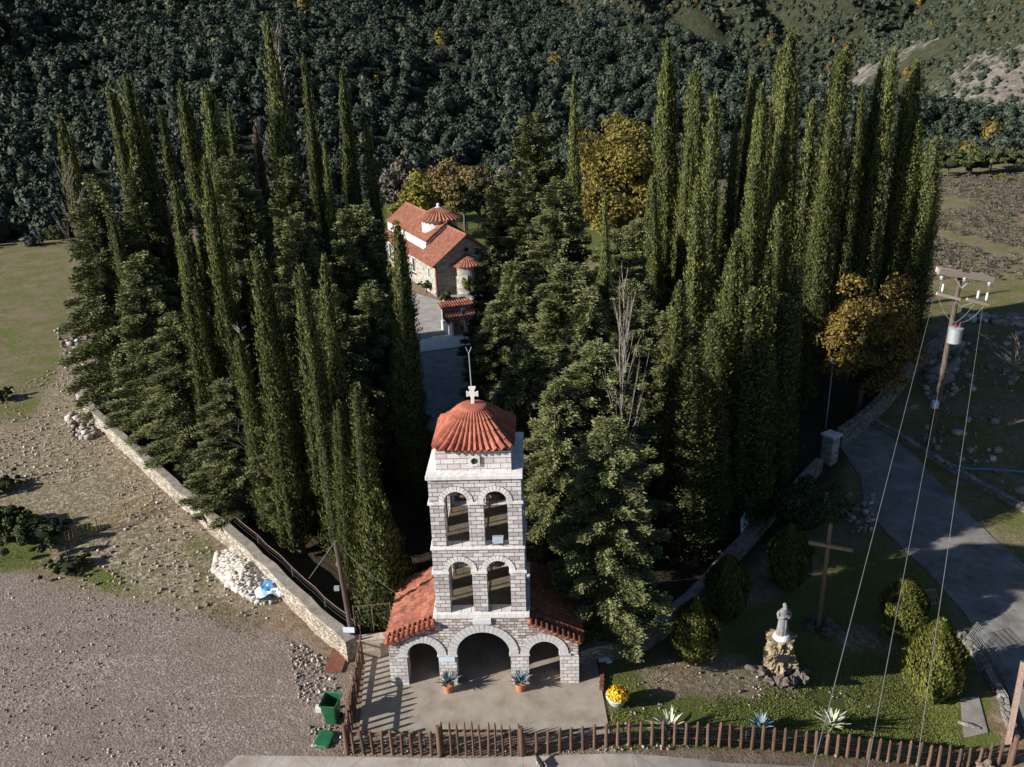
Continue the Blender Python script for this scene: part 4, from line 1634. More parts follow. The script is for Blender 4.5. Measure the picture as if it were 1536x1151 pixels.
CNR = [
    (806, 175, 63, 6.2, 3, 'tall conifer with a thin see-through top right of the church'),
    (760, 262, 66, 5.4, 1, 'conifer leaning over the church from the right'),
    (836, 270, 56, 6.4, 0, 'dense conifer below the lone thin cypress'),
    (774, 390, 49, 6.0, 2, 'conifer edging the right side of the shaded path'),
    (737, 475, 45.5, 4.4, 3, 'shorter conifer at the edge of the shaded path behind the tower cross'),
    (733, 372, 60, 4.2, 0, 'conifer beside the little tiled shelter, partly hiding the church apse'),
    (855, 400, 44, 6.2, 1, 'sunlit conifer in the middle of the right grove'),
    (925, 350, 48, 6.0, 3, 'conifer below the yellow broadleaf tree'),
    (962, 330, 54, 5.6, 0, 'conifer before the tall sharp cypress'),
    (905, 520, 34.5, 5.6, 1, 'large conifer in front of the dead bare stems'),
    (916, 630, 27.7, 4.3, 3, 'frontmost big conifer overhanging the wall right of the bell tower'),
    (790, 520, 38.5, 5.0, 0, 'conifer right behind the bell tower dome'),
    (838, 570, 33.5, 4.6, 2, 'conifer just right of the bell tower shaft'),
    (882, 440, 39.5, 5.6, 2, 'conifer rising between the dead bare stems and the bell tower dome'),
    (948, 425, 43, 5.6, 0, 'shaded conifer right of the dead bare stems'),
    (1008, 470, 39, 5.0, 3, 'dark conifer in deep shade left of the bulky cypresses'),
    (975, 470, 40, 4.6, 1, 'shaded conifer beside the reddish dead cypress'),
]
for px, py, Y, wd, v, lb in CNR: tree('conifer_tree', px, py, Y, wd, v, lb, CR)

# the rounded low cypress by the wooden pole
LOWC = cypress_mesh(160, Hh=5.0, Rr=1.3, nst=8, blunt=.6, low=.02, dens=1.6, spread=.7)
for px, py, Y, wd, v, lb in [
    (1092, 400, 41, 3.0, 4, 'bulky dark cypress in the shade behind the dim rounded garden shrub'),
    (1132, 430, 38.5, 3.0, 0, 'bulky dark cypress in the shade behind the leafy garden bush'),
    (1176, 440, 42.5, 2.8, 3, 'bulky dark cypress in the shade close to the garden wall'),
    (1150, 380, 44, 2.8, 5, 'bulky dark cypress deep in the shaded row'),
    (1050, 520, 34.5, 2.8, 2, 'bulky dark cypress at the garden wall beside the frontmost conifer'),
]: tree('cypress_tree', px, py, Y, wd, v, lb, GR)
tree('cypress_tree', 560, 735, 29.9, 2.9, 0, 'low wide bushy cypress beside the wooden pole, behind the left stone wall', GL, (LOWC, 5.0, 2.6), trunk_mesh(4.5, .15))

# dead cypresses and bare stems
DEADC = cypress_mesh(170, Hh=9, Rr=.7, nst=4, dens=.8, mleaf='deadleaf')
tree('dead_cypress', 375, 186, 62, 1.4, 0, 'dead reddish-brown cypress top left of the tallest cypress', None, (DEADC, 9.0, 1.4), trunk_mesh(8, .15))
tree('dead_cypress', 996, 615, 35, 1.5, 0, 'dead reddish cypress in the shade right of the frontmost conifer', None, (DEADC, 9.0, 1.4), trunk_mesh(8, .15))


def snag(px, py, Y, seed, nb, bl, label, r=.12, upw=.9):
    p = AT(px, py, Y)
    b = ground_pt(p.x, Y)
    me = mesh_of(branch_mesh(seed, p.z - b.z, r, nb, bl, None, upw, 4), 'dead_tree', M['deadwood'])
    o = link('dead_tree', me)
    o.location = b
    return tag(o, label, 'tree')


snag(357, 480, 37.6, 1, 46, 2.4, 'bare grey dead treetop left of the tall front cypress column', .10, .25)
snag(937, 415, 33.2, 2, 50, 1.0, 'bare whitish dead stems rising out of the large conifer', .07, 4.5)
snag(412, 30, 58.8, 3, 70, 1.6, 'bare grey stem beside the top of the tallest left cypress', .16, 3.0)
snag(92, 235, 56, 4, 40, 2.4, 'thin bare grey branches left of the leftmost cypress', .08, 2.0)
snag(1531, 520, 55, 5, 26, 2.6, 'pale leafless sapling at the right edge on the dark slope', .08, .8)

# autumn trees
def blob_tree(kind, px, ptop, Y, wid, label, ml, seed, nl=42, per=150, size=.42, zb=.2, group=None, core=.5):
    p = AT(px, ptop, Y)
    b = ground_pt(p.x, Y)
    h = p.z - b.z
    t = thing(kind, label, 'tree', b, 0, group)
    rz = h * (1 - zb) / 2 * .92
    me = blob_mesh(seed, wid / 2 * .92, rz, h - rz * 1.05, nl, per, size, ml, core=core)
    link('trunk', trunk_mesh(h * .8, .06 + h * .015, 8, seed, wid * .3), t)
    link('crown', me, t)
    return t


blob_tree('autumn_tree', 930, 178, 90, 11.5, 'big golden-yellow broadleaf tree behind the conifers', 'yellow_leaf', 301, 110, 240, .36, .03)
blob_tree('autumn_tree', 1314, 402, 51.5, 6.8, 'rounded orange autumn tree at the right end of the grove wall', 'orange_leaf', 302, 85, 260, .22, -.05)
blob_tree('autumn_tree', 622, 258, 112, 7.5, 'yellow-green tree behind the church roof', 'lime_leaf', 303, 36, 170, .42, .03)
blob_tree('autumn_tree', 692, 238, 119, 10.5, 'brownish broadleaf tree behind the church dome', 'brown_leaf', 304, 46, 180, .42, .03)
blob_tree('autumn_tree', 652, 246, 124, 10, 'dull olive tree between the yellow-green and the brownish tree', 'brown_leaf', 305, 44, 170, .42, .03)
blob_tree('broadleaf_tree', 722, 258, 117, 7, 'dark green bushy tree right of the brownish tree behind the church', 'bush_leaf', 306, 30, 160, .4, .03)
blob_tree('broadleaf_tree', 598, 240, 126, 9, 'greyish tree left of the church behind the roof ridge', 'twig', 307, 30, 110, .7, .05, core=0)
blob_tree('broadleaf_tree', 762, 245, 130, 10, 'grey leafless tree half hidden by the conifers right of the church', 'twig', 308, 30, 110, .7, .05, core=0)

# green trees edging the far field on the right
xs_ = [(1428, 222, 156, 11), (1462, 228, 158, 9), (1492, 218, 160, 11), (1526, 222, 162, 12), (1565, 225, 158, 12)]
lb_ = ['leftmost dark green bushy tree at the back of the dry field', 'small dark green bushy tree, second from the left at the back of the field',
       'rounded dark green bushy tree in the middle of the row behind the field', 'wide dark green bushy tree at the right edge of the row behind the field',
       'dark green bushy tree just outside the right edge behind the field']
for i, ((px, py, Y, wd), lb) in enumerate(zip(xs_, lb_)):
    blob_tree('field_tree', px, py, Y, wd, lb, 'bush_leaf', 310 + i, 26, 120, .75, .02, 'bushy trees behind the dry field')
blob_tree('field_shrub', 1500, 262, 150, 4, 'small yellowish shrub at the back edge of the dry field', 'lime_leaf', 320, 12, 80, .5, .02)

# garden shrubs
TH = [thuja_mesh(400, 1.75, .66), thuja_mesh(401, 1.75, .66)]


def shrub(bx, by, px_top, wid, v, label, kind='globe_shrub'):
    b = G(bx, by)
    p = AT(bx, px_top, b.y)
    t = thing(kind, label, 'shrub', b, random.uniform(0, 6), 'clipped garden shrubs')
    o = link('foliage', TH[v], t)
    o.scale = (wid / 1.35, wid / 1.35, (p.z - b.z) / 1.8)
    o = link('stem', SHT, t)
    o.scale = (1, 1, (p.z - b.z) / 1.8)


SHT = trunk_mesh(1.2, .06)
shrub(1040, 990, 898, 1.75, 0, 'egg-shaped shrub at the shadow edge left of the statue')
shrub(1350, 953, 866, 1.9, 1, 'pointed yellow-green shrub beyond the largest shrub, right of the wooden cross')
shrub(1393, 1045, 932, 2.1, 0, 'largest yellow-green shrub, near the right end of the garden')
shrub(1088, 925, 834, 1.8, 1, 'dim rounded shrub in deep shade behind the statue')
shrub(1180, 880, 790, 2.0, 0, 'dark shrub in deep shade below the leafy bush')
for i, (px, py, wd, hh, lb) in enumerate([(668, 458, 1.6, 1.1, 'small green bush at the corner of the church by the red downpipe'),
                                          (705, 446, 2.0, 1.6, 'bright green bush in front of the church apse'),
                                          (640, 440, 2.2, 1.0, 'low green shrubs along the foot of the church side wall')]):
    b = G(px, py)
    t = thing('garden_bush', lb, 'bush', b)
    link('foliage', blob_mesh(460 + i, wd / 2, hh * .55, hh * .5 + .3, 20, 150, .12, 'shrub_leaf' if i == 1 else 'bush_leaf', core=.5), t)
    link('stem', SHT, t)
bp = G(1195, 810)
lbz = thing('leafy_bush', 'broad leafy bush in the shade with a few sunlit tips, above the wooden cross', 'bush', bp)
link('foliage', blob_mesh(420, 2.2, 1.9, 1.9, 45, 260, .15, 'bush_leaf', core=.6), lbz)
link('stem', SHT, lbz)
# dark scrub at the left edge
for i, (px, py, wd, hh, lb) in enumerate([(60, 815, 4.4, 1.3, 'dark green scrub bush between the gravel yard and the stony slope'),
                                          (5, 800, 3.0, 1.4, 'dark scrub bush at the left edge above the gravel yard'),
                                          (2, 600, 2.4, .8, 'dark shaded scrub bush at the left edge halfway up the slope'),
                                          (2, 735, 3.0, .8, 'low dark scrub among pale rocks at the left edge'),
                                          (105, 852, 2.6, .5, 'low ragged green scrub below the end of the yellow rope fence'),
                                          (45, 352, 9.0, 3.2, 'large scrub bush at the top edge of the left meadow'),
                                          (95, 362, 6.0, 2.6, 'scrub bush at the top of the meadow touching the grove')]):
    b = G(px, py)
    t = thing('scrub_bush', lb, 'bush', b, 0, 'scrub bushes on the left slope')
    link('foliage', blob_mesh(430 + i, wd / 2, hh * .55, hh * .5, 40, 260, .07 + wd * .018, 'bush_leaf', core=.5), t)
    link('stem', SHT, t)

# ------------------------------------------------------------------ forest on the hillsides (uncountable)
def crown_template(seed, nk, size, squat=.8):
    g = np.random.default_rng(seed)
    v = unit(g.normal(size=(nk, 3)))
    v[:, 2] = np.where(v[:, 2] < -.25, -v[:, 2], v[:, 2])
    ph = g.random(4) * 6
    r = .42 * (1 + .20 * np.sin(4 * v[:, 0] + ph[0]) + .20 * np.sin(4 * v[:, 1] + ph[1]) + .15 * np.sin(5 * v[:, 2] + ph[2])) * (.85 + .3 * g.random(nk))
    c = v * r[:, None] * np.array([1, 1, squat]) + np.array([0, 0, .40])
    d = np.cross(v, g.normal(size=(nk, 3))) + v * .4
    nr = v + (g.random((nk, 3)) - .5) * 1.0
    L = g.uniform(.7, 1.3, nk) * size
    kv = kites(c, d, nr, L, L * .75)
    ts = np.linspace(0, .97, 5)
    cv, cf = shell(.36 * np.sin(PI * (.12 + .85 * ts)) + .01, -.05 + ts * .74, np.zeros(5), np.zeros(5), 7, g)
    return np.concatenate([kv, cv]), np.concatenate([quads(nk), cf + nk * 4])


def scatter(name, pts, sizes, temps, mats, label, cat):
    idx = rng.integers(0, len(temps), len(pts))
    Vs, Fs, b = [], [], 0
    for k, (tv, tf) in enumerate(temps):
        sel = np.where(idx == k)[0]
        if not len(sel): continue
        a = rng.random(len(sel)) * 2 * PI
        ca, sa = np.cos(a)[:, None], np.sin(a)[:, None]
        s = sizes[sel][:, None]
        hz = s * rng.uniform(.85, 1.25, (len(sel), 1))
        X = (tv[None, :, 0] * ca - tv[None, :, 1] * sa) * s + pts[sel, 0:1]
        Y = (tv[None, :, 0] * sa + tv[None, :, 1] * ca) * s + pts[sel, 1:2]
        Z = tv[None, :, 2] * hz + pts[sel, 2:3]
        V = np.stack([X, Y, Z], -1).reshape(-1, 3)
        F = (tf[None] + (np.arange(len(sel)) * len(tv))[:, None, None]).reshape(-1, 4) + b
        Vs.append(V)
        Fs.append(F)
        b += len(V)
    me = npmesh(name, np.concatenate(Vs), np.concatenate(Fs), mats)
    return tag(link(name, me), label, cat, kind='stuff')


def jitter_grid(x0, x1, y0, y1, s):
    X, Y = np.meshgrid(np.arange(x0, x1, s), np.arange(y0, y1, s))
    X = X.ravel() + rng.uniform(-.55, .55, X.size) * s
    Y = Y.ravel() + rng.uniform(-.55, .55, Y.size) * s
    return X, Y


TEMP = [crown_template(500 + i, 135, .155, .75 + .05 * i) for i in range(5)]
X, Y = jitter_grid(-240, 170, 92, 335, 2.4)
h, hA, hB, hC = height(X, Y)
cl = fbm(X, Y, .05, 3)
vis = (np.abs(X) < Y * .66 + 28) & (Y > foot(X) - 1 + rng.uniform(-5, 5, X.size)) & (hA >= hB) & (hA >= hC)
vis &= (Y < foot(X) + crest(X) / .30 + 26) & (hA < 100) & (rng.random(X.size) < .82 + (cl - .45))
pts = np.stack([X, Y, h - .5], 1)[vis]
sz = (1.9 + 3.4 * rng.random(len(pts)) ** 1.4) * (.75 + .55 * fbm(pts[:, 0], pts[:, 1], .12, 2))
au = rng.random(len(pts))
scatter('hill_forest', pts[au > .008], sz[au > .008], TEMP, M['holm'], 'dense dark evergreen forest covering the near hillside', 'forest')
scatter('autumn_forest_crowns', pts[au <= .008], sz[au <= .008] * 1.1, TEMP, M['orange_leaf'], 'scattered orange and yellow crowns among the dark hillside forest', 'forest')
FT = [crown_template(520 + i, 60, .24, .7) for i in range(3)]
X, Y = jitter_grid(-60, 420, 186, 640, 2.6)
h, hA, hB, hC = height(X, Y)
cl = fbm(X, Y, .028, 4)
on = ((hB > hA) & (hB > hC) & (cl > .24)) | ((hC > hA) & (hC >= hB) & (hC > 1) & (cl > .34)) | ((hB < 2) & (hC < 2) & (Y > foot(X) + crest(X) / .30 + 24)) | ((hA < 2) & (hB < 2) & (hC < 2) & (Y > 190)) | ((hA >= hB) & (hA >= hC) & (Y > foot(X) + crest(X) / .30 + 24))
vis = (np.abs(X) < Y * .66 + 28) & on & (h < 140) & (rng.random(X.size) < .85)
pts = np.stack([X, Y, h - .6], 1)[vis]
sz = (1.2 + 2.6 * rng.random(len(pts)) ** 1.5) * (.7 + .6 * np.clip((pts[:, 1] - 230) / 150, 0, 1))
au = rng.random(len(pts)) * (.6 + .8 * fbm(pts[:, 0], pts[:, 1], .04, 2))
scatter('mountain_scrub', pts[au > .03], sz[au > .03], FT, M['far_bush'], 'green scrub dotting the rocky mountainside', 'scrub')
scatter('autumn_mountain_scrub', pts[au <= .03], sz[au <= .03] * 1.1, FT, M['orange_leaf'], 'rusty orange shrubs dotting the rocky mountainside', 'scrub')
# leafless scrub on the dry field
X, Y = jitter_grid(34, 112, 82, 156, 1.0)
cl = fbm(X, Y, .06, 3)
vis = (cl > .37) & (rng.random(X.size) < .7) & (X > 33 + (Y - 84) * .2)
pts = np.stack([X, Y, np.full(X.shape, -.1)], 1)[vis]
tw = [crown_template(540 + i, 70, .16, .8) for i in range(3)]
tw = [(v[:70 * 4], f[:70]) for v, f in tw]
scatter('field_scrub', pts, rng.uniform(.5, 1.3, len(pts)), tw, M['twig'], 'greyish leafless scrub covering the dry field on the right', 'scrub')

# ------------------------------------------------------------------ grass, weeds and loose stones (uncountable)
def in_px(n, poly, z=0.0):
    P_ = pp(*poly)
    xs_, ys_ = [p.x for p in P_], [p.y for p in P_]
    X = rng.uniform(min(xs_), max(xs_), n)
    Y = rng.uniform(min(ys_), max(ys_), n)
    k = inpoly(X, Y, P_)
    return X[k], Y[k]


def tufts(name, regions, mat, label, hmin=.035, hmax=.09):
    cs = []
    for n, poly, thr in regions:
        X, Y = in_px(n, poly)
        k = fbm(X, Y, .5, 4) > thr
        cs.append(np.stack([X[k], Y[k]], 1))
    c = np.concatenate(cs)
    c = np.repeat(c, 5, 0) + rng.normal(size=(len(c) * 5, 2)) * .09
    n = len(c)
    L = rng.uniform(hmin, hmax, n)
    d = np.stack([rng.normal(size=n) * .8, rng.normal(size=n) * .8, np.ones(n)], 1)
    cc = np.stack([c[:, 0], c[:, 1], L * .38 + gh(c[:, 0], c[:, 1])], 1)
    V = kites(cc, d, rng.normal(size=(n, 3)), L, L * .22)
    return tag(link(name, npmesh(name, V, quads(n), mat)), label, 'grass', kind='stuff')


tufts('grass', [
    (42000, [(903, 1003), (1040, 960), (1320, 900), (1440, 960), (1470, 1080), (1440, 1120), (915, 1125)], .44),
    (16000, [(915, 1060), (1100, 1050), (1440, 1040), (1440, 1135), (915, 1128)], .35),
    (2500, [(500, 1122), (900, 1128), (1500, 1145), (1500, 1152), (500, 1136)], .36),
    (9000, [(-200, 790), (60, 830), (240, 890), (300, 930), (180, 900), (30, 870), (-200, 860)], .42),
    (6000, [(280, 800), (330, 820), (340, 900), (440, 960), (420, 980), (280, 920)], .47),
    (16000, [(0, 378), (95, 380), (100, 480), (60, 640), (0, 640), (-200, 640), (-200, 378)], .40),
    (9000, [(1290, 520), (1536, 430), (1700, 500), (1700, 800), (1536, 760), (1380, 670)], .46),
], M['grass'], 'short green grass of the lawn, the verges and the meadow')


def rock_template(seed):
    g = np.random.default_rng(seed)
    vs = np.array([(x, y, z) for z in (-.35, .45) for x, y in ((-.5, -.5), (.5, -.5), (.5, .5), (-.5, .5))], float)
    vs *= g.uniform(.55, 1.15, vs.shape)
    f = np.array([(3, 2, 1, 0), (4, 5, 6, 7), (0, 1, 5, 4), (1, 2, 6, 5), (2, 3, 7, 6), (3, 0, 4, 7)])
    return vs, f


RT = [rock_template(600 + i) for i in range(8)]


def stones(name, regions, mat, label, cat='stones'):
    pts, szs = [], []
    for n, poly, thr, s0, s1, z in regions:
        X, Y = in_px(n, poly)
        k = fbm(X, Y, .22, 4) > thr
        X, Y = X[k], Y[k]
        pts.append(np.stack([X, Y, z + gh(X, Y)], 1))
        szs.append(s0 + (s1 - s0) * rng.random(len(X)) ** 3)
    p, s = np.concatenate(pts), np.concatenate(szs)
    return scatter(name, p, s, RT, mat, label, cat)


stones('stones', [
    (4200, [(0, 840), (110, 890), (300, 925), (430, 960), (515, 1005), (515, 1125), (340, 1151), (0, 1151)], .48, .025, .085, .0),
    (1500, [(430, 960), (500, 990), (515, 1120), (470, 1125), (440, 1020)], .36, .03, .14, .0),
    (14000, [(-100, 640), (70, 560), (110, 490), (150, 620), (300, 790), (430, 930), (300, 925), (110, 880), (-100, 760)], .40, .03, .17, .0),
    (700, [(80, 490), (130, 500), (160, 560), (110, 560)], .1, .12, .6, .05),
    (400, [(100, 620), (150, 620), (150, 660), (110, 660)], .1, .12, .55, .05),
    (1500, [(910, 1000), (1200, 980), (1330, 930), (1440, 960), (1460, 1080), (915, 1120)], .50, .04, .12, .0),
    (160, [(1120, 1020), (1200, 1020), (1200, 1050), (1130, 1050)], .3, .03, .10, .0),
    (1100, [(510, 1124), (900, 1130), (1500, 1146), (1500, 1151), (510, 1136)], .35, .05, .13, .0),
    (1200, [(1380, 520), (1536, 500), (1700, 760), (1536, 750), (1380, 660)], .45, .10, .6, .02),
    (260, [(1230, 740), (1310, 740), (1310, 800), (1250, 800)], .3, .10, .4, .02),
    (260, [(1395, 520), (1440, 520), (1430, 580), (1390, 570)], .1, .2, .9, .05),
    (200, [(1440, 470), (1536, 480), (1536, 492), (1440, 482)], .1, .3, .9, .1),
], M['stone_bits'], 'loose pale stones lying on the gravel yard, the slope and the lawn')

# heap of broken white limestone against the wall
hp_poly = [(325, 832), (362, 822), (375, 842), (412, 872), (430, 898), (388, 908), (345, 888), (322, 862)]
X, Y = in_px(12000, hp_poly)
c0 = G(370, 868)
dd = np.sqrt(((X - c0.x) / 2.3) ** 2 + ((Y - c0.y) / 2.8) ** 2)
zz = np.clip(1 - dd, 0, 1) * .55
pts = np.stack([X, Y, zz], 1)[:4600]
scatter('rubble_heap', pts, rng.uniform(.08, .28, len(pts)), RT, M['white_rock'], 'heap of broken white stones dumped against the left wall', 'rubble')

# ------------------------------------------------------------------ boundary walls
def wall_run(name, pts, th, hts, mat, label, cope=None, cat='wall'):
    z0_ = float(gh(pts[0].x, pts[0].y))
    t = thing(name, label, cat, (pts[0].x, pts[0].y, z0_))
    o0 = Vector((pts[0].x, pts[0].y, z0_))
    L, Rr = [], []
    n = len(pts)
    for i, p in enumerate(pts):
        d = (pts[min(i + 1, n - 1)] - pts[max(i - 1, 0)])
        d = Vector((d.x, d.y, 0))
        d.normalize()
        s = Vector((-d.y, d.x, 0)) * th / 2
        q = ground_pt(p.x, p.y) - o0
        L.append(q + s)
        Rr.append(q - s)

    def strip(grow, z0, z1):
        mb = MB()
        vs = []
        for i in range(n):
            g_ = (L[i] - Rr[i]).normalized() * grow
            g_.z = 0
            a, b = L[i] + g_, Rr[i] - g_
            h_ = hts[i] if z1 is None else z1(hts[i])
            l_ = z0(hts[i])
            vs += [(a.x, a.y, a.z + l_), (b.x, b.y, b.z + l_), (b.x, b.y, b.z + h_), (a.x, a.y, a.z + h_)]
        fs = []
        for i in range(n - 1):
            k, q = i * 4, i * 4 + 4
            for a, b in ((0, 1), (1, 2), (2, 3), (3, 0)):
                fs.append((k + a, k + b, q + b, q + a))
        fs += [(3, 2, 1, 0), ((n - 1) * 4, (n - 1) * 4 + 1, (n - 1) * 4 + 2, (n - 1) * 4 + 3)]
        mb.add(vs, fs)
        return mb
    strip(0, lambda h_: -.3, None).build('masonry', mat, t)
    if cope: strip(.02, lambda h_: h_, lambda h_: h_ + .08).build('coping', cope, t)
    return t


def subdiv(a, pts_per=6, wob=.06):
    out = []
    for p, q in zip(a[:-1], a[1:]):
        for k in range(pts_per):
            v = p.lerp(q, k / pts_per)
            out.append(v + Vector((random.uniform(-wob, wob), random.uniform(-wob, wob), 0)))
    out.append(a[-1])
    return out


def rubble_wall(name, stops, mcol, sc=3.2):
    t = NT(name)
    mp = t.n('ShaderNodeMapping')
    mp.inputs['Scale'].default_value = (1, 1, 1.7)
    t.l(t.tc.outputs['Object'], mp.inputs[0])
    col = t.ramp(t.vor(sc, 'F1', 'Color', mp.outputs[0]), stops)
    e = t.vor(sc, 'DISTANCE_TO_EDGE', 'Distance', mp.outputs[0])
    col = t.mix(t.ramp(e, [(.0, 1.0), (.045, 0.0)]), col, mcol)
    col = t.mix(.7, col, t.ramp(t.noise(1.3, 7, .7), [(.3, .55), (.65, 1.0)]), 'MULTIPLY')
    h = t.math('ADD', t.math('MULTIPLY', t.ramp(e, [(0, 0.0), (.12, 1.0)]), 1.0), t.math('MULTIPLY', t.noise(12, 5), .6))
    return t.out(col, .95, t.bump(h, .9, .05), spec=.1)


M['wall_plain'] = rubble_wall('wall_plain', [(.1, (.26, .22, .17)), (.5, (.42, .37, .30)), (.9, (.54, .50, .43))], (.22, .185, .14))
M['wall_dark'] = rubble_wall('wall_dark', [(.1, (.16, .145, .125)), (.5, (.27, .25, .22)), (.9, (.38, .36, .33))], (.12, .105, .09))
M['cope_grey'] = simple('cope_grey', (.16, .14, .12), (.32, .29, .255), 2.5, .95, .8, 14)
wl = [G(528, 990), G(450, 916), G(360, 830), G(275, 757), G(215, 700), G(150, 640), G(120, 600)]
wl = subdiv(wl, 5)
WT = wall_run('stone_wall', wl, .42, [.95 + random.uniform(-.04, .04) for _ in wl], M['wall_plain'], 'long rough stone wall running along the left side of the grove', M['cope_grey'])
# red-brown rail and wire along the inner side of the wall
o0 = Vector((wl[0].x, wl[0].y, 0))
inn = []
for i, p in enumerate(wl[:12]):
    inn.append(Vector((p.x + .36, p.y + .30, 0)))
WF = thing('wire_fence', 'low rusty wire fence just inside the left stone wall', 'fence', inn[0])
for k, p in enumerate(inn):
    if k % 3 == 0:
        q = p - inn[0]
        MB().tube([q, q + Vector((0, 0, 1.45))], .025, 6).build('post', M['rail_brown'], WF)
f = MB()
f.tube([p - inn[0] + Vector((0, 0, 1.42)) for p in inn], .025, 6)
f.build('rail', M['rail_brown'], WF)
f = MB()
for z in (.3, .55, .8, 1.05, 1.25): f.tube([p - inn[0] + Vector((0, 0, z)) for p in inn], .007, 4)
f.build('wire', M['iron'], WF)

w2 = subdiv([G(531, 985), G(586, 980)], 3, .02)
wall_run('stone_wall', w2, .4, [.9] * len(w2), M['wall_stone'], 'short stone wall between the wooden pole and the left arch of the bell tower')
t = thing('rail_fence', 'rusty rail with thin wires above the short wall left of the bell tower', 'fence', w2[0])
a, b = Vector((0, .9, 0)), w2[-1] - w2[0] + Vector((0, .9, 0))
f = MB()
f.tube([a + Vector((0, 0, 1.75)), b + Vector((0, 0, 1.75))], .022, 6)
f.build('rail', M['rail_brown'], t)
f = MB()
for z in (1.1, 1.3, 1.5): f.tube([a + Vector((0, 0, z)), b + Vector((0, 0, z))], .008, 4)
f.build('wire', M['iron'], t)
for k in range(3):
    p = a.lerp(b, k / 2)
    MB().tube([p, p + Vector((0, 0, 1.8))], .025, 6).build('post', M['rail_brown'], t)

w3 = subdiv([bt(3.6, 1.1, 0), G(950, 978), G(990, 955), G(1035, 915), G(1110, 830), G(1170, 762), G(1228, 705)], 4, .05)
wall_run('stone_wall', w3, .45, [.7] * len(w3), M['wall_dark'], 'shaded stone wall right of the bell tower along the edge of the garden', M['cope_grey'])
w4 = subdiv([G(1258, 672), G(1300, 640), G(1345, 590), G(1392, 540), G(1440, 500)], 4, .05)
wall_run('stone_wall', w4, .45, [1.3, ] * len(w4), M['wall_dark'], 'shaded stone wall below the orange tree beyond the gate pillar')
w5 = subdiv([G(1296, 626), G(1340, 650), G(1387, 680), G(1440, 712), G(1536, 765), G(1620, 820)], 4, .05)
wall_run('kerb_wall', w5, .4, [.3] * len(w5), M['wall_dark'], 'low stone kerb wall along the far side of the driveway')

gp = G(1243, 692)
t = thing('gate_pillar', 'square white-jointed stone gate pillar at the end of the garden wall', 'pillar', gp, math.radians(35))
MB().box(0, 0, .85, .75, .75, 1.9).build('shaft', M['church_stone'], t)
MB().box(0, 0, 1.86, .95, .95, .14).build('cap', M['white_stone'], t, bevel=.015)


def lamp(base, hgt, label, rg=.16):
    t = thing('lamp_post', label, 'lamp', base)
    MB().tube([(0, 0, -.05), (0, 0, hgt)], [.045, .035], 8).build('post', M['galv'], t)
    MB().lathe([(.10, 0), (.08, .08), (.05, .12)], 12, (0, 0, hgt)).build('lamp_holder', M['iron'], t)
    MB().sphere((0, 0, hgt + .10 + rg * .9), rg, 16, 10).build('globe', M['lamp_glass'], t, smooth=True)


lb0 = AT(1252, 543, gp.y + 3.5)
lamp(ground_pt(lb0.x - .1, gp.y + 3.5), lb0.z - .25 - float(gh(lb0.x, gp.y + 3.5)), 'tall lamp post with a pale globe behind the stone gate pillar', .2)
lb1 = AT(695, 467, 66)
lamp(Vector((lb1.x, 66, 0)), lb1.z - .25, 'lamp post with a pale globe before the little tiled shelter', .24)

# ------------------------------------------------------------------ picket fences
def picket_mesh(h, r, seed):
    g = random.Random(seed)
    mb = MB()
    mb.tube([(0, 0, -.1), (g.uniform(-.01, .01), 0, h * .5), (g.uniform(-.015, .015), 0, h - .09), (0, 0, h)], [r, r * 1.02, r * .95, r * .25], 8)
    return mesh_of(mb, 'picket', M['picket'])


PK = [picket_mesh(1.0, .055, i) for i in range(4)]
RAILM = M['picket']


def fence(name, a, b, n, label, h=1.0, rails=(.28, .78), cat='fence', r=.055, ends=True, mesh=True, lean=.03):
    t = thing(name, label, cat, a)
    d = Vector((b.x - a.x, b.y - a.y, 0))
    nx = Vector((-d.y, d.x, 0)).normalized()

    def at_(u):
        q = ground_pt(a.x + d.x * u, a.y + d.y * u)
        return Vector((q.x, q.y, max(q.z, -9))) - Vector(a)
    for z in rails:
        MB().tube([nx * .075 + at_(k / 10) + Vector((0, 0, z * h)) for k in range(11)], .05, 8).build('rail', RAILM, t)
    for i in range(n):
        u = (i + .5) / n if not ends else i / (n - 1)
        o = link('picket', PK[i % 4], t)
        o.location = at_(u)
        big = 1.0
        o.scale = (r / .055 * random.uniform(.85, 1.15) * big,) * 2 + (h * random.uniform(.94, 1.07),)
        o.rotation_euler = (random.uniform(-lean, lean), random.uniform(-lean, lean), random.uniform(0, 6))
    if mesh:
        w_ = MB()
        L = d.length
        k = int(L / .12)
        for i in range(k):
            p = nx * .13 + at_((i + .5) / k)
            w_.tube([p + Vector((0, 0, .03)), p + Vector((0, 0, .78 * h))], .003, 3, False)
        for j in range(6):
            z = .05 + j * .14
            w_.tube([nx * .13 + at_(q_ / 8) + Vector((0, 0, z)) for q_ in range(9)], .003, 3, False)
        w_.build('wire_mesh', M['galv'], t)
    return t


def post(name, p, h, r, label, cat='post', mat='picket', tilt=(0, 0)):
    t = MB().tube([(0, 0, -.2), (tilt[0] * .5, tilt[1] * .5, h * .5), (tilt[0], tilt[1], h)], [r, r * .97, r * .92], 10).build(name, M[mat], None)
    t.location = p
    return tag(t, label, cat)


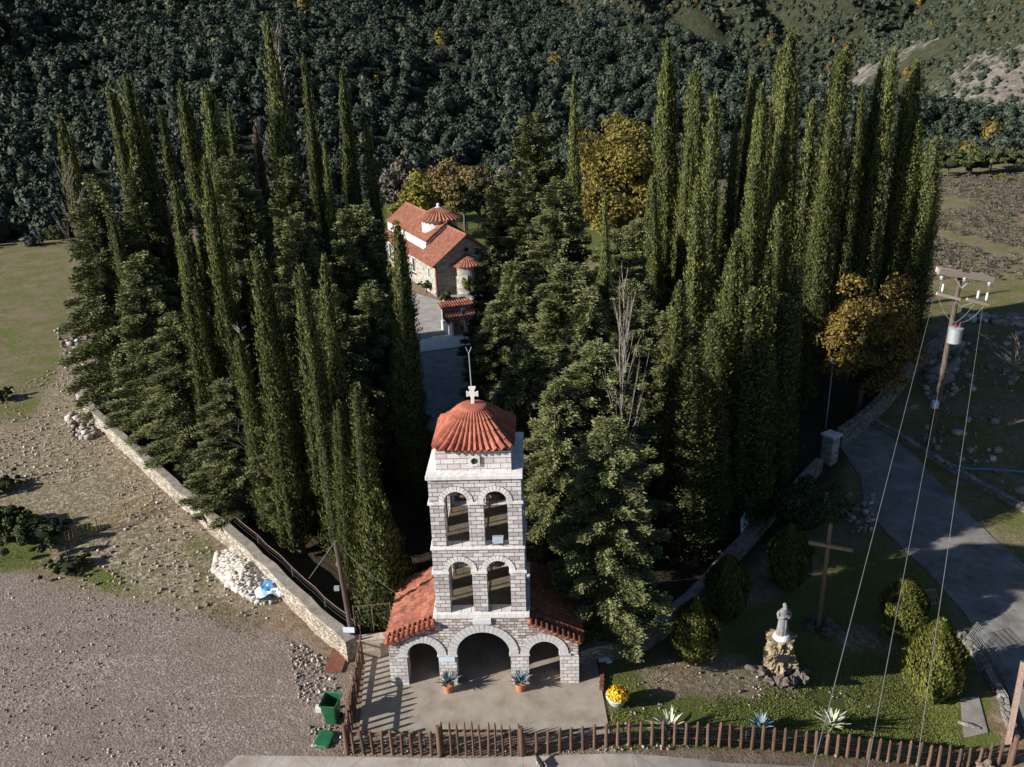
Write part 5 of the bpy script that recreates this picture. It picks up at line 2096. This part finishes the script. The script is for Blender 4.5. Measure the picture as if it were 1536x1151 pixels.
fence('picket_fence', G(524, 1130), G(655, 1133), 9, 'short front picket fence between the bin corner and the gate', 1.02, ends=False)
fence('gate', G(666, 1133), G(778, 1133.5), 11, 'closed gate of tall thin pickets in the front fence', 1.42, (.22, .7), 'gate', .038, mesh=False)
fence('picket_fence', G(787, 1134), G(1512, 1146), 46, 'long picket fence running along the front of the garden lawn', 1.02, r=.06)
fence('picket_fence', G(523, 1125), G(546, 987), 16, 'picket fence running back from the front corner past the bin, throwing striped shadows', 1.08, r=.06, mesh=False)
post('fence_post', G(521, 1131), 1.3, .08, 'thick brown corner post of the picket fence near the green bin')
post('fence_post', G(660, 1134), 1.3, .085, 'thick brown post on the left side of the picket gate')
post('fence_post', G(783, 1134.5), 1.25, .085, 'thick brown post on the right side of the picket gate')
post('fence_post', G(1516, 1147), 1.35, .095, 'thick end post of the long picket fence by the leaning beam')
t = MB().beam((0, 0, -.1), (.55, .9, 3.1), .2, .22).build('leaning_beam', M['grey_wood'])
t.location = G(1512, 1115)
tag(t, 'thick weathered timber leaning up at the right edge behind the fence end', 'beam')

# ------------------------------------------------------------------ agaves, pots, planter
def agave(seed, n, L, wd, up=.9, mat='agave_blue', edge=None):
    g = random.Random(seed)
    mb = MB()
    for i in range(n):
        a = 2.39996 * i + g.uniform(-.2, .2)
        el = math.radians(g.uniform(18, 40) + 48 * (1 - i / n) * up)
        l = L * g.uniform(.75, 1.1)
        vs = []
        K = 7
        for k in range(K):
            t = k / (K - 1)
            e = el + (.25 - .75 * t) * g.uniform(.2, .5)
            rr = l * t * math.cos(el) * (1 + .05 * t)
            z = .05 + l * t * math.sin(el) - .18 * l * t * t * math.cos(el)
            ww = wd * (0.55 + 1.6 * t * (1 - t) * 1.2) * (1 - t ** 2.5) * .5 + .002
            c, s = math.cos(a), math.sin(a)
            for off, dz in ((-ww, .35 * ww), (0, -.15 * ww), (ww, .35 * ww), (0, -.15 * ww - .03 * (1 - t) - .004)):
                vs.append((rr * c - off * s, rr * s + off * c, z + dz))
        fs = []
        for k in range(K - 1):
            b, q = k * 4, k * 4 + 4
            mb.cur = 0
            for x, y in ((0, 1), (1, 2), (2, 3), (3, 0)):
                fs.append((b + x, b + y, q + y, q + x))
        mb.cur = 1 if edge and i % 2 else 0
        mb.add(vs, fs)
    return mb


def pot_agave(px, py, label, seed):
    t = thing('potted_agave', label, 'potted plant', G(px, py, .05), random.uniform(0, 6))
    MB().lathe([(.001, 0), (.15, 0), (.215, .30), (.235, .30), (.235, .36), (.20, .36), (.19, .31), (.001, .30)], 20).build('pot', M['terracotta'], t, smooth=False)
    a = agave(seed, 26, .62, .085, .9).build('leaves', M['agave_blue'], t)
    a.location = (0, 0, .30)


pot_agave(673, 1037, 'terracotta pot of blue agave in front of the pier left of the middle arch', 3)
pot_agave(781, 1035, 'terracotta pot of blue agave in front of the pier right of the middle arch', 8)
for px, py, s, mt, ed, lb, L in ((1002, 1096, 11, 'agave_cream', 'agave_cream', 'pale striped agave nearest to the concrete paving, left of the three on the lawn', .85),
                                 (1140, 1094, 12, 'agave_blue', None, 'blue-grey agave, middle of the three on the lawn', .68),
                                 (1247, 1092, 13, 'agave_cream', 'agave_cream', 'cream-edged round agave, right of the three on the lawn', .85)):
    t = thing('agave_plant', lb, 'plant', G(px, py), s)
    agave(s, 38, L, .12, .8).build('leaves', M[mt], t)
t = thing('flower_planter', 'round pale stone planter brimming with yellow flowers beside the concrete paving', 'planter', G(925, 1056))
MB().lathe([(.001, 0), (.22, 0), (.30, .12), (.36, .30), (.40, .34), (.40, .40), (.33, .40), (.31, .32), (.001, .30)], 24).build('bowl', M['grey_stone'], t, smooth=True)
g = np.random.default_rng(5)
n = 900
v = unit(g.normal(size=(n, 3)))
v[:, 2] = np.abs(v[:, 2])
c = v * np.array([.37, .37, .25]) * g.uniform(.6, 1.05, (n, 1)) + np.array([.04, 0, .40])
link('foliage', npmesh('foliage', kites(c, v + g.normal(size=(n, 3)) * .6, g.normal(size=(n, 3)), np.full(n, .14), np.full(n, .06)), quads(n), M['bush_leaf']), t)
n = 420
v = unit(g.normal(size=(n, 3)))
v[:, 2] = np.abs(v[:, 2])
c = v * np.array([.39, .39, .27]) * g.uniform(.9, 1.1, (n, 1)) + np.array([.04, 0, .42])
link('flowers', npmesh('flowers', kites(c, np.cross(v, g.normal(size=(n, 3))), v + g.normal(size=(n, 3)) * .3, np.full(n, .085), np.full(n, .08)), quads(n), M['flower']), t)

# ------------------------------------------------------------------ statue on its rock pedestal
def rock(seed, r, sx=1, sy=1, sz=1, sub=4, rough=.45):
    bm = bmesh.new()
    bmesh.ops.create_icosphere(bm, subdivisions=sub, radius=1)
    g = random.Random(seed)
    dirs = [(Vector((g.gauss(0, 1), g.gauss(0, 1), g.gauss(0, 1))).normalized(), g.uniform(.55, .95)) for _ in range(11)]
    for v in bm.verts:
        d = v.co.normalized()
        k = 1.0
        for q, h_ in dirs:
            dt = d.dot(q)
            if dt > h_: k = min(k, h_ / dt)
        k *= 1 + rough * (mnoise.turbulence(d * 1.7 + Vector((seed, 0, 0)), 5, False) - .55) + .06 * mnoise.noise(d * 9 + Vector((0, seed, 0)))
        v.co = Vector((d.x * sx, d.y * sy, d.z * sz)) * r * k
    me = bpy.data.meshes.new('rock')
    bm.to_mesh(me)
    bm.free()
    return me


SB = G(1166, 1008)
PT = thing('rock_pedestal', 'tall rough ochre rock pedestal with a dark plate carrying the robed statue', 'pedestal', SB, math.radians(-6))
bm = MB()
nu, nz = 72, 44
vs = []
for j in range(nz + 1):
    t = j / nz
    for i in range(nu):
        a = 2 * PI * i / nu
        p = 3.2
        c, s = math.cos(a), math.sin(a)
        base = 1 / ((abs(c) / .62) ** p + (abs(s) / .50) ** p) ** (1 / p)
        fl_ = 1 + .07 * math.sin(8 * a) * (1 if t < .55 else .25) + .06 * math.sin(3 * a + 7 * t) + .05 * math.sin(13 * a + 5 * t)
        q_ = Vector((c * 1.3, s * 1.3, t * 1.8))
        k = base * fl_ * (1.02 - .10 * (1 - t) + .05 * math.sin(6 * t)) * (1 + .30 * (mnoise.turbulence(q_ * 2.2, 5, False) - .5) + .08 * mnoise.noise(q_ * 9))
        vs.append((k * c, k * s, .12 + 1.62 * t + .03 * math.sin(4 * a)))
fs = []
for j in range(nz):
    for i in range(nu):
        q = (i + 1) % nu
        fs.append((j * nu + i, j * nu + q, (j + 1) * nu + q, (j + 1) * nu + i))
fs.append(tuple(nz * nu + i for i in range(nu)))
bm.add(vs, fs)
bm.build('rock_body', M['ochre_rock'], PT)
MB().box(.02, -.565, 1.12, .46, .07, .34).build('plate', M['dark'], PT, bevel=.01)
pl = MB().lathe([(.001, .14), (.27, .13), (.31, .06), (.34, -.04), (.36, -.1)], 20, (.02, -.02, 1.78))
pl.build('plinth', M['white_stone'], PT)
RK = [(-.85, -.25, .55, 1.2, .8, .8, 'grey boulder at the left foot of the statue pedestal'), (-.62, -.70, .40, 1.1, .8, .7, 'flat boulder at the front left foot of the pedestal'),
      (-.12, -.82, .42, .8, .7, 1.1, 'upright pointed rock in front of the pedestal'), (.32, -.78, .36, 1, .8, .9, 'dark rock at the front right foot of the pedestal'),
      (.72, -.50, .40, 1.1, .8, .8, 'rock at the right foot of the pedestal'), (.95, -.15, .3, 1, .9, .8, 'small outermost rock right of the pedestal'), (-1.1, .1, .34, 1, .9, .7, 'small outermost rock left of the pedestal')]
for i, (x, y, r, sx, sy, sz, lb) in enumerate(RK):
    me = rock(i + 20, r, sx, sy, sz)
    me.materials.append(M['brown_rock'])
    o = link('boulder', me)
    o.location = SB + Vector((x, y, r * sz * .45))
    o.rotation_euler = (0, 0, i * 1.3)
    tag(o, lb, 'rock', 'rocks around the statue pedestal')


def statue_mesh():
    """one continuous robed figure, hands folded before the chest, head bowed; merged by a voxel remesh"""
    mb = MB()
    # robe
    prof = [(.30, 0.0, .24, 0), (.285, .10, .225, 0), (.25, .45, .20, .0), (.225, .75, .185, .0), (.205, .92, .17, .0), (.215, 1.08, .165, -.005),
            (.235, 1.22, .165, -.01), (.24, 1.32, .15, -.01), (.19, 1.40, .125, -.01), (.085, 1.45, .08, -.015), (.07, 1.50, .07, -.02)]
    n = 36
    vs, fs = [], []
    for a_, z, b_, oy in prof:
        for i in range(n):
            t = 2 * PI * i / n
            k = 1 + .045 * math.sin(9 * t + .5) * max(0, 1 - z / 1.0) ** .6
            vs.append((a_ * k * math.cos(t), b_ * k * math.sin(t) + oy, z))
    for j in range(len(prof) - 1):
        for i in range(n):
            q = (i + 1) % n
            fs.append((j * n + i, j * n + q, (j + 1) * n + q, (j + 1) * n + i))
    fs.append(tuple(range(n))[::-1])
    fs.append(tuple((len(prof) - 1) * n + i for i in range(n)))
    mb.add(vs, fs)
    for s in (-1, 1):
        # wide sleeves, forearms, hands with fingers meeting on the chest
        mb.tube([(s * .215, 0, 1.31), (s * .275, .0, 1.16), (s * .27, -.06, 1.0), (s * .17, -.20, 1.06), (s * .09, -.25, 1.12)], [.085, .088, .095, .085, .07], 12)
        mb.tube([(s * .10, -.245, 1.11), (s * .05, -.275, 1.15)], [.045, .04], 8)
        for k in range(4):
            y = -.285 + .006 * k
            mb.tube([(s * .055, y + .01, 1.145 + .018 * k), (s * .015, y - .012, 1.165 + .018 * k), (-s * .03, y - .004, 1.165 + .017 * k)], [.013, .0125, .010], 6)
        mb.tube([(s * .06, -.27, 1.17), (s * .035, -.285, 1.215), (s * .012, -.285, 1.235)], [.014, .013, .011], 6)
    # head bowed slightly, hood of hair, beard, nose, ears
    mb.sphere((0, -.045, 1.60), .105, 18, 14, .88, 1.0, 1.22)
    mb.sphere((0, -.02, 1.625), .112, 18, 12, .92, .98, 1.08)
    mb.tube([(0, -.01, 1.46), (0, -.03, 1.56)], [.075, .07], 12)
    mb.tube([(0, -.125, 1.56), (0, -.145, 1.50), (0, -.14, 1.42)], [.06, .055, .02], 10)
    mb.tube([(0, -.137, 1.635), (0, -.165, 1.585)], [.012, .019], 8)
    for s in (-1, 1):
        mb.sphere((s * .094, -.035, 1.60), .026, 8, 6, .5, .8, 1.3)
        mb.tube([(s * .018, -.145, 1.635), (s * .052, -.132, 1.638)], [.012, .010], 6)
    # cord hanging at the waist
    mb.tube([(.05, -.185, .95), (.055, -.215, .6), (.05, -.225, .4)], .016, 6)
    return mb


st = statue_mesh().build('statue', M['statue'])
st.location = SB + Vector((.02, -.02, 1.90))
st.scale = (.84, .84, .84)
st.rotation_euler = (0, 0, math.radians(8))
rmd = st.modifiers.new('remesh', 'REMESH')
rmd.mode = 'VOXEL'
rmd.voxel_size = .009
rmd.use_smooth_shade = True
tag(st, 'dark grey statue of a robed man with folded hands on the rock pedestal', 'statue')

# wooden cross
CB = G(1227, 944)
top = AT(1246, 786, CB.y)
hc = top.z - CB.z
t = thing('wooden_cross', 'tall brown wooden cross standing behind the statue in the garden', 'cross', CB)
dx = top.x - CB.x
MB().tube([(0, 0, -.2), (dx * .5, 0, hc * .5), (dx, 0, hc)], [.10, .095, .085], 10).build('upright', M['cross_wood'], t)
l_, r_ = AT(1212, 812, CB.y) - CB, AT(1277, 824, CB.y) - CB
MB().beam((l_.x, -.1, l_.z), (r_.x, -.1, r_.z), .13, .13).build('crossbar', M['cross_wood'], t)
mid = (l_ + r_) / 2
MB().lathe([(.11, -.06), (.125, 0), (.11, .06)], 10, (mid.x, -.04, mid.z)).build('rope_lashing', M['white_rock'], t)
for i, (x, y, r, lb) in enumerate([(-.45, -.15, .42, 'dark rock at the left foot of the wooden cross'), (.15, -.45, .38, 'dark rock in front of the wooden cross'),
                                   (.5, .0, .45, 'tallest dark rock at the right foot of the wooden cross'), (0, .5, .4, 'dark rock behind the wooden cross')]):
    me = rock(i + 60, r, 1, .9, 1)
    me.materials.append(M['brown_rock'])
    o = link('boulder', me)
    o.location = CB + Vector((x, y, r * .35))
    tag(o, lb, 'rock', 'rocks around the wooden cross')

# ------------------------------------------------------------------ utility pole with transformer
UB = G(1391, 678)
UY = UB.y


def uloc(px, py, dy=0.0):
    return AT(px, py, UY + dy) - UB


UP = thing('utility_pole', 'tall timber utility pole with cross arms and a grey transformer drum on the right', 'utility pole', UB)
tp = uloc(1443, 404)
MB().tube([(0, 0, -.3), tp * .33 + Vector((.05, 0, 0)), tp * .66, tp], [.19, .175, .155, .13], 12).build('pole', M['pole_wood'], UP)
aL, aR = uloc(1405, 406), uloc(1487, 418)
MB().beam(aL + Vector((0, -.2, 0)), aR + Vector((0, -.2, 0)), .26, .32).build('cross_arm', M['arm_wood'], UP)
MB().beam(aL + Vector((.1, .22, .02)), aR + Vector((-.1, .22, .02)), .22, .28).build('cross_arm', M['arm_wood'], UP)
bL, bR = uloc(1402, 439), uloc(1479, 456)
mid = (bL + bR) / 2
MB().beam(bL + Vector((0, -.25, 0)), mid + Vector((-.15, -.25, 0)), .15, .17).build('lower_arm', M['arm_wood'], UP)
MB().beam(mid + Vector((.25, -.25, 0)), bR + Vector((0, -.25, 0)), .15, .17).build('lower_arm', M['arm_wood'], UP)
br = MB()
c_ = uloc(1440, 425)
for q in (uloc(1427, 412), uloc(1456, 416)): br.tube([c_ + Vector((0, -.25, -.25)), q + Vector((0, -.25, 0))], .025, 6)
d_ = uloc(1438, 457)
for q in (uloc(1426, 443), uloc(1456, 452)): br.tube([d_ + Vector((0, -.25, -.1)), q + Vector((0, -.25, 0))], .022, 6)
br.build('brace', M['galv'], UP)
for px, py in ((1411, 430), (1464, 440), (1477, 443)):
    b = uloc(px, py) + Vector((0, -.25, 0))
    MB().lathe([(.03, -.28), (.055, -.26), (.055, -.20), (.075, -.19), (.075, -.12), (.055, -.10), (.075, -.08), (.075, 0), (.055, .03), (.06, .2), (.03, .22)], 12, b).build('arrester', M['porcelain'], UP, smooth=True)
for px, py in ((1409, 415), (1443, 417), (1480, 424)):
    b = uloc(px, py) + Vector((0, -.3, 0))
    MB().lathe([(.02, .12), (.10, .08), (.13, .02), (.08, -.02), (.11, -.08), (.07, -.14), (.02, -.18)], 12, b).build('insulator', M['galv'], UP, smooth=True)
tc_ = uloc(1427, 500) + Vector((0, -.42, 0))
TR = MB().lathe([(.001, -.5), (.36, -.48), (.38, -.44), (.38, .40), (.42, .41), (.42, .47), (.38, .48), (.25, .53), (.001, .55)], 24, tc_).build('transformer', M['galv'], UP, smooth=False)
for dx_, dy_ in ((-.12, -.1), (.14, -.12)):
    MB().lathe([(.05, 0), (.07, .03), (.045, .06), (.07, .10), (.045, .13), (.06, .17), (.02, .22), (.02, .3)], 10, tc_ + Vector((dx_, dy_, .54))).build('bushing', M['bush_red'], TR, smooth=True)
MB().box(tc_.x - .02, tc_.y + .40, tc_.z, .4, .2, .5).build('mounting_bracket', M['iron'], UP)


def sag(a, b, s, n=10):
    return [a.lerp(b, i / n) + Vector((0, 0, -4 * s * (i / n) * (1 - i / n))) for i in range(n + 1)]


tp2 = tc_ + Vector((.14, -.12, .84))
tp1 = tc_ + Vector((-.12, -.1, .84))
MB().tube(sag(tp2, uloc(1472, 458) + Vector((0, -.25, 0)), .25), .014, 5).build('jumper_wire', M['wire'], UP)
MB().tube(sag(tp1, uloc(1458, 455) + Vector((0, -.25, 0)), .12), .014, 5).build('jumper_wire', M['wire'], UP)
MB().tube(sag(tp1, uloc(1404, 443) + Vector((0, -.25, 0)), .35), .014, 5).build('jumper_wire', M['wire'], UP)
MB().tube([uloc(1409, 418) + Vector((0, -.3, 0)), uloc(1404, 440) + Vector((0, -.25, 0))], .013, 5).build('jumper_wire', M['wire'], UP)
MB().tube([uloc(1480, 426) + Vector((0, -.3, 0)), uloc(1478, 440) + Vector((0, -.25, 0))], .013, 5).build('jumper_wire', M['wire'], UP)
bx = tp * (1 - (uloc(1399, 604).z) / tp.z)
q = uloc(1399, 604)
MB().box(q.x, -.3, q.z, .36, .26, .5).build('meter_box', M['sky_plaque'], UP, bevel=.02)
# three overhead lines running back over the viewer
for (px, py), (qx, qy), lb in (((1402, 442), (1240, 1070), 'left overhead wire slanting down from the utility pole'),
                               ((1421, 515), (1311, 1100), 'middle overhead wire running down from the transformer'),
                               ((1474, 462), (1386, 1075), 'right overhead wire slanting down from the utility pole')):
    a = AT(px, py, UY - .4)
    b = G(qx, qy, 9.0)
    e = b + (b - a) * 1.2
    o = MB().tube(sag(a, e, .12, 24), .0085, 5).build('overhead_wire', M['wire'])
    tag(o, lb, 'wire')
t = MB().tube([G(1428, 697, .3), G(1450, 703, .3), G(1490, 704, .25), G(1536, 708, .3), G(1600, 716, .3)], .05, 6).build('water_pipe', M['tarp_blue'])
tag(t, 'thin bluish pipe lying across the dark slope right of the utility pole', 'pipe')

# wooden pole on the left with its wires and sign board
WB = G(533, 982)
wt = AT(503, 812, WB.y) - WB
WP = thing('wooden_pole', 'dark wooden pole with a small pale board beside the left end of the bell tower', 'pole', WB)
MB().tube([(0, 0, -.2), wt * .5, wt], [.11, .10, .085], 10).build('pole', M['pole_wood'], WP)
q = AT(524, 942, WB.y) - WB
MB().box(q.x, -.13, q.z, .46, .04, .23, math.radians(-6)).build('board', M['sky_plaque'], WP)
q = AT(510, 882, WB.y) - WB
MB().box(q.x - .12, -.02, q.z, .2, .14, .16).build('junction_box', M['galv'], WP)
a = WB + wt
o = MB().tube(sag(a, bt(-3.1, 2.2, 2.35), .25), .012, 5).build('cable', M['wire'])
tag(o, 'cable hanging from the wooden pole to the left tiled side roof', 'wire')
e = G(467, 895)
o = MB().tube([a, Vector((e.x, e.y, .95))], .010, 5).build('guy_wire', M['wire'])
tag(o, 'guy wire slanting from the wooden pole down to the stone wall', 'wire')

# ------------------------------------------------------------------ bin, lid and odds and ends
BB = G(500, 1083)
BN = thing('wheelie_bin', 'green plastic wheelie bin standing open without its lid beside the corner fence', 'bin', BB, math.radians(-8))
mb = MB()


def rrect(w_, d_, r=.06, n=4):
    out = []
    for cx, cy, a0 in ((w_ / 2 - r, d_ / 2 - r, 0), (-w_ / 2 + r, d_ / 2 - r, PI / 2), (-w_ / 2 + r, -d_ / 2 + r, PI), (w_ / 2 - r, -d_ / 2 + r, 1.5 * PI)):
        for k in range(n + 1):
            a = a0 + PI / 2 * k / n
            out.append((cx + r * math.cos(a), cy + r * math.sin(a)))
    return out


secs = [(.44, .46, .10), (.47, .50, .35), (.56, .66, .96), (.64, .74, .96), (.65, .75, 1.02), (.62, .72, 1.03), (.55, .65, 1.0), (.53, .62, .9), (.42, .44, .18)]
vs, fs = [], []
for w_, d_, z in secs:
    vs += [(x, y, z) for x, y in rrect(w_, d_)]
n = 20
for j in range(len(secs) - 1):
    for i in range(n):
        q = (i + 1) % n
        fs.append((j * n + i, j * n + q, (j + 1) * n + q, (j + 1) * n + i))
fs.append(tuple(range(n))[::-1])
fs.append(tuple((len(secs) - 1) * n + i for i in range(n)))
mb.add(vs, fs)
mb.build('body', M['bin_green'], BN)
MB().tube([(-.28, .37, 1.0), (-.26, .46, 1.0), (.26, .46, 1.0), (.28, .37, 1.0)], .018, 8).build('handle', M['bin_green'], BN)
for s in (-1, 1):
    w_ = MB().lathe([(.001, -.03), (.10, -.03), (.11, -.01), (.11, .01), (.10, .03), (.001, .03)], 18)
    w_.v = [(z + s * .24, x + .24, y + .11) for x, y, z in w_.v]
    w_.build('wheel', M['dark'], BN)
LD = G(487, 1112)
mb = MB()
vs, fs = [], []
secs = [(.56, .66, .0), (.60, .70, .02), (.60, .70, .05), (.52, .62, .085), (.30, .36, .095)]
for w_, d_, z in secs: vs += [(x, y, z) for x, y in rrect(w_, d_, .12)]
for j in range(len(secs) - 1):
    for i in range(n):
        q = (i + 1) % n
        fs.append((j * n + i, j * n + q, (j + 1) * n + q, (j + 1) * n + i))
fs.append(tuple((len(secs) - 1) * n + i for i in range(n)))
fs.append(tuple(range(n))[::-1])
o = mb.add(vs, fs).build('bin_lid', M['bin_green'])
o.location = LD + Vector((0, 0, .06))
o.rotation_euler = (math.radians(7), 0, math.radians(-12))
tag(o, 'green bin lid lying on the gravel in front of the bin', 'bin lid')
o = MB().slab([(-.36, -.85), (.36, -.85), (.36, .85), (-.36, .85)], 0, .035).build('rusty_sheet', M['rust'])
o.location = G(507, 987, .03)
o.rotation_euler = (0, 0, math.radians(-4))
tag(o, 'flat rusty brown metal sheet on the ground by the wall end', 'metal sheet')
o = MB().box(0, 0, .12, .22, .2, .24).build('white_block', M['white_stone'], bevel=.02)
o.location = G(479, 1067)
tag(o, 'small white block on the gravel left of the bin', 'block')
for px, py, rz, lb in ((902, 989, 0, 'pale blue board lying at the shaded corner of the paving'), (911, 991, .5, 'second pale board lying askew beside the paving corner')):
    o = MB().box(0, 0, .03, .22, .34, .05).build('board', M['sky_plaque'])
    o.location = G(px, py, .12)
    o.rotation_euler = (.1, .1, rz)
    tag(o, lb, 'board')
o = MB()
b = G(902, 1010)
for k in range(9): o.box(b.x + .012 * k * 3 - .1, b.y - .9 + k * .24, .06, .16, .2, .14, random.uniform(-.3, .3))
tag(o.build('brick_edging', M['rust']), 'row of reddish bricks edging the right side of the paving', 'edging')
# crumpled blue and white tarpaulin bag on the rubble
g = np.random.default_rng(77)
nx_ = 22
X, Y = np.meshgrid(np.linspace(-.65, .65, nx_), np.linspace(-.55, .55, nx_))
Z = .18 + .55 * (fbm(X + 9, Y + 3, 3.1, 4) - .35) - .12 * (X ** 2 + Y ** 2)
Xw, Yw = X + .5 * (fbm(X, Y + 5, 2.2, 3) - .5), Y + .5 * (fbm(X + 3, Y, 2.0, 3) - .5)
idx = (np.arange(nx_ - 1)[:, None] * nx_ + np.arange(nx_ - 1)[None]).ravel()
me = npmesh('tarpaulin', np.stack([Xw.ravel(), Yw.ravel(), Z.ravel()], 1), np.stack([idx, idx + 1, idx + nx_ + 1, idx + nx_], 1), M['tarp'])
me.materials.append(M['tarp_blue'])
me.polygons.foreach_set('material_index', ((fbm(X[:-1, :-1] + 1, Y[:-1, :-1] + 1, 2.6, 2) > .42).ravel() & (X[:-1, :-1].ravel() < .1)).astype(np.int32))
o = link('tarpaulin', me)
sm_ = o.modifiers.new('solid', 'SOLIDIFY')
sm_.thickness = .01
o.location = G(410, 888, .28)
tag(o, 'crumpled white and blue plastic sheet at the edge of the rubble heap', 'tarpaulin')

# yellow rope fence on the left slope
YF = thing('rope_fence', 'thin yellow rope and net fence crossing the stony slope on the left', 'fence', G(102, 820))
A_, B_ = G(102, 820), G(232, 757)
D_ = B_ - A_
for i in range(4):
    p = D_ * (i / 3)
    MB().tube([p, p + Vector((0, 0, .85))], .025, 6).build('post', M['pole_wood'], YF)
f = MB()
for z, s in ((.82, .06), (.10, .03)):
    for i in range(3): f.tube(sag(D_ * (i / 3) + Vector((0, 0, z)), D_ * ((i + 1) / 3) + Vector((0, 0, z)), s, 6), .015, 5)
for k in range(24):
    p = D_ * ((k + .5) / 24)
    f.tube([p + Vector((0, 0, .1)), p + Vector((random.uniform(-.1, .1), 0, .8))], .006, 3, False)
for k in range(5):
    f.tube([Vector((0, 0, .2 + .12 * k)), D_ + Vector((0, 0, .2 + .12 * k))], .006, 3, False)
f.build('net', M['yellow_rope'], YF)
# white slatted gate in the shade, red pole, metal grids by the driveway
def grid_panel(name, a, b, h, nv, nh, mat, label, r=.014, tilt=0.0, cat='barrier'):
    t = thing(name, label, cat, a)
    d = b - a
    d.z = 0
    nx = Vector((-d.y, d.x, 0)).normalized() * tilt
    fr, ba = MB(), MB()
    upv = Vector((nx.x, nx.y, h))
    fr.tube([(0, 0, 0), upv, d + upv, d, (0, 0, 0)], r * 1.6, 6)
    for i in range(1, nv): ba.tube([d * (i / nv), d * (i / nv) + upv], r, 5, False)
    for i in range(1, nh): ba.tube([upv * (i / nh), d + upv * (i / nh)], r, 5, False)
    fr.build('frame', M[mat], t)
    ba.build('bars', M[mat], t)


grid_panel('slatted_gate', G(1112, 818), G(1126, 796), 1.5, 8, 2, 'white_paint', 'white slatted gate leaning in deep shade behind the garden', .03, .1, 'gate')
grid_panel('metal_grid', G(1446, 962), G(1472, 990), 1.0, 14, 9, 'grid_steel', 'pale metal grid leaning over the garden edge by the driveway', .010, .45)
grid_panel('metal_grid', G(1470, 1018), G(1500, 1008), .9, 9, 3, 'grid_steel', 'second dark metal grid of parallel bars nearer the fence', .014, .5)
grid_panel('wooden_pallet', G(1384, 908), G(1408, 904), .5, 6, 2, 'grey_wood', 'small slatted pale pallet behind the pointed shrub by the driveway', .03, .4)
o = MB().beam(G(1422, 962, .35), G(1440, 988, .25), .12, .12).build('red_beam', M['red_steel'])
tag(o, 'short red beam on the ground right of the largest shrub', 'beam')
o = MB().tube([G(1437, 1083, .06), G(1452, 1088, .1), G(1470, 1093, .06)], [.06, .10, .05], 8).build('driftwood', M['deadwood'])
tag(o, 'pale piece of wood lying on the concrete strip at the lawn corner', 'wood')
me = rock(91, .42, 1, .8, .7)
me.materials.append(M['stone_bits'])
o = link('boulder', me)
o.location = G(1475, 1150, .1)
tag(o, 'pale boulder in front of the right end of the picket fence', 'rock')
# kerb stones along the right garden edge
kb = MB()
A_, B_ = G(1443, 958), G(1480, 1002)
wall_run('kerb_wall', subdiv([G(1440, 955), G(1475, 1000), G(1503, 1052), G(1520, 1110)], 4, .04), .3, [.3] * 13, M['wall_dark'], 'low stone kerb along the right edge of the garden by the driveway')

# cat crossing the road at the bottom edge of the photograph
CT = G(811, 1151)
mb = MB()
body = [(-.20, 0, .20), (-.12, 0, .215), (0, 0, .205), (.12, 0, .215), (.19, 0, .235), (.235, 0, .275)]
mb.tube(body, [.055, .082, .078, .080, .062, .05], 12)
mb.sphere((.285, 0, .305), .06, 12, 10, 1.1, 1, .95)
mb.tube([(.32, 0, .295), (.352, 0, .285)], [.032, .02], 8)
for s in (-1, 1):
    mb.tube([(.285, s * .035, .345), (.28, s * .042, .395)], [.022, .003], 6)
    mb.tube([(.15, s * .045, .19), (.155, s * .045, .10), (.16, s * .045, .02), (.19, s * .045, .012)], [.036, .022, .018, .018], 8)
    mb.tube([(-.15, s * .05, .19), (-.12, s * .052, .12), (-.185, s * .05, .075), (-.165, s * .05, .02), (-.13, s * .05, .012)], [.058, .036, .02, .018, .018], 8)
mb.tube([(-.22, 0, .21), (-.30, 0, .25), (-.38, 0, .22), (-.46, .02, .25)], [.022, .018, .016, .012], 8)
ct = mb.build('cat', M['cat_black'])
ct.location = CT
ct.rotation_euler = (0, 0, math.radians(115))
md = ct.modifiers.new('remesh', 'REMESH')
md.mode = 'VOXEL'
md.voxel_size = .008
md.use_smooth_shade = True
t_ = NT('cat_coat')
s_ = t_.n('ShaderNodeSeparateXYZ')
t_.l(t_.tc.outputs['Object'], s_.inputs[0])
f_ = t_.math('ADD', s_.outputs[2], t_.math('MULTIPLY', t_.noise(9, 2), .10))
ct.data.materials[0] = t_.out(t_.ramp(f_, [(.20, (.68, .66, .63)), (.23, (.015, .015, .015))]), .85)
tag(ct, 'black and white cat on the road in front of the picket gate', 'cat')
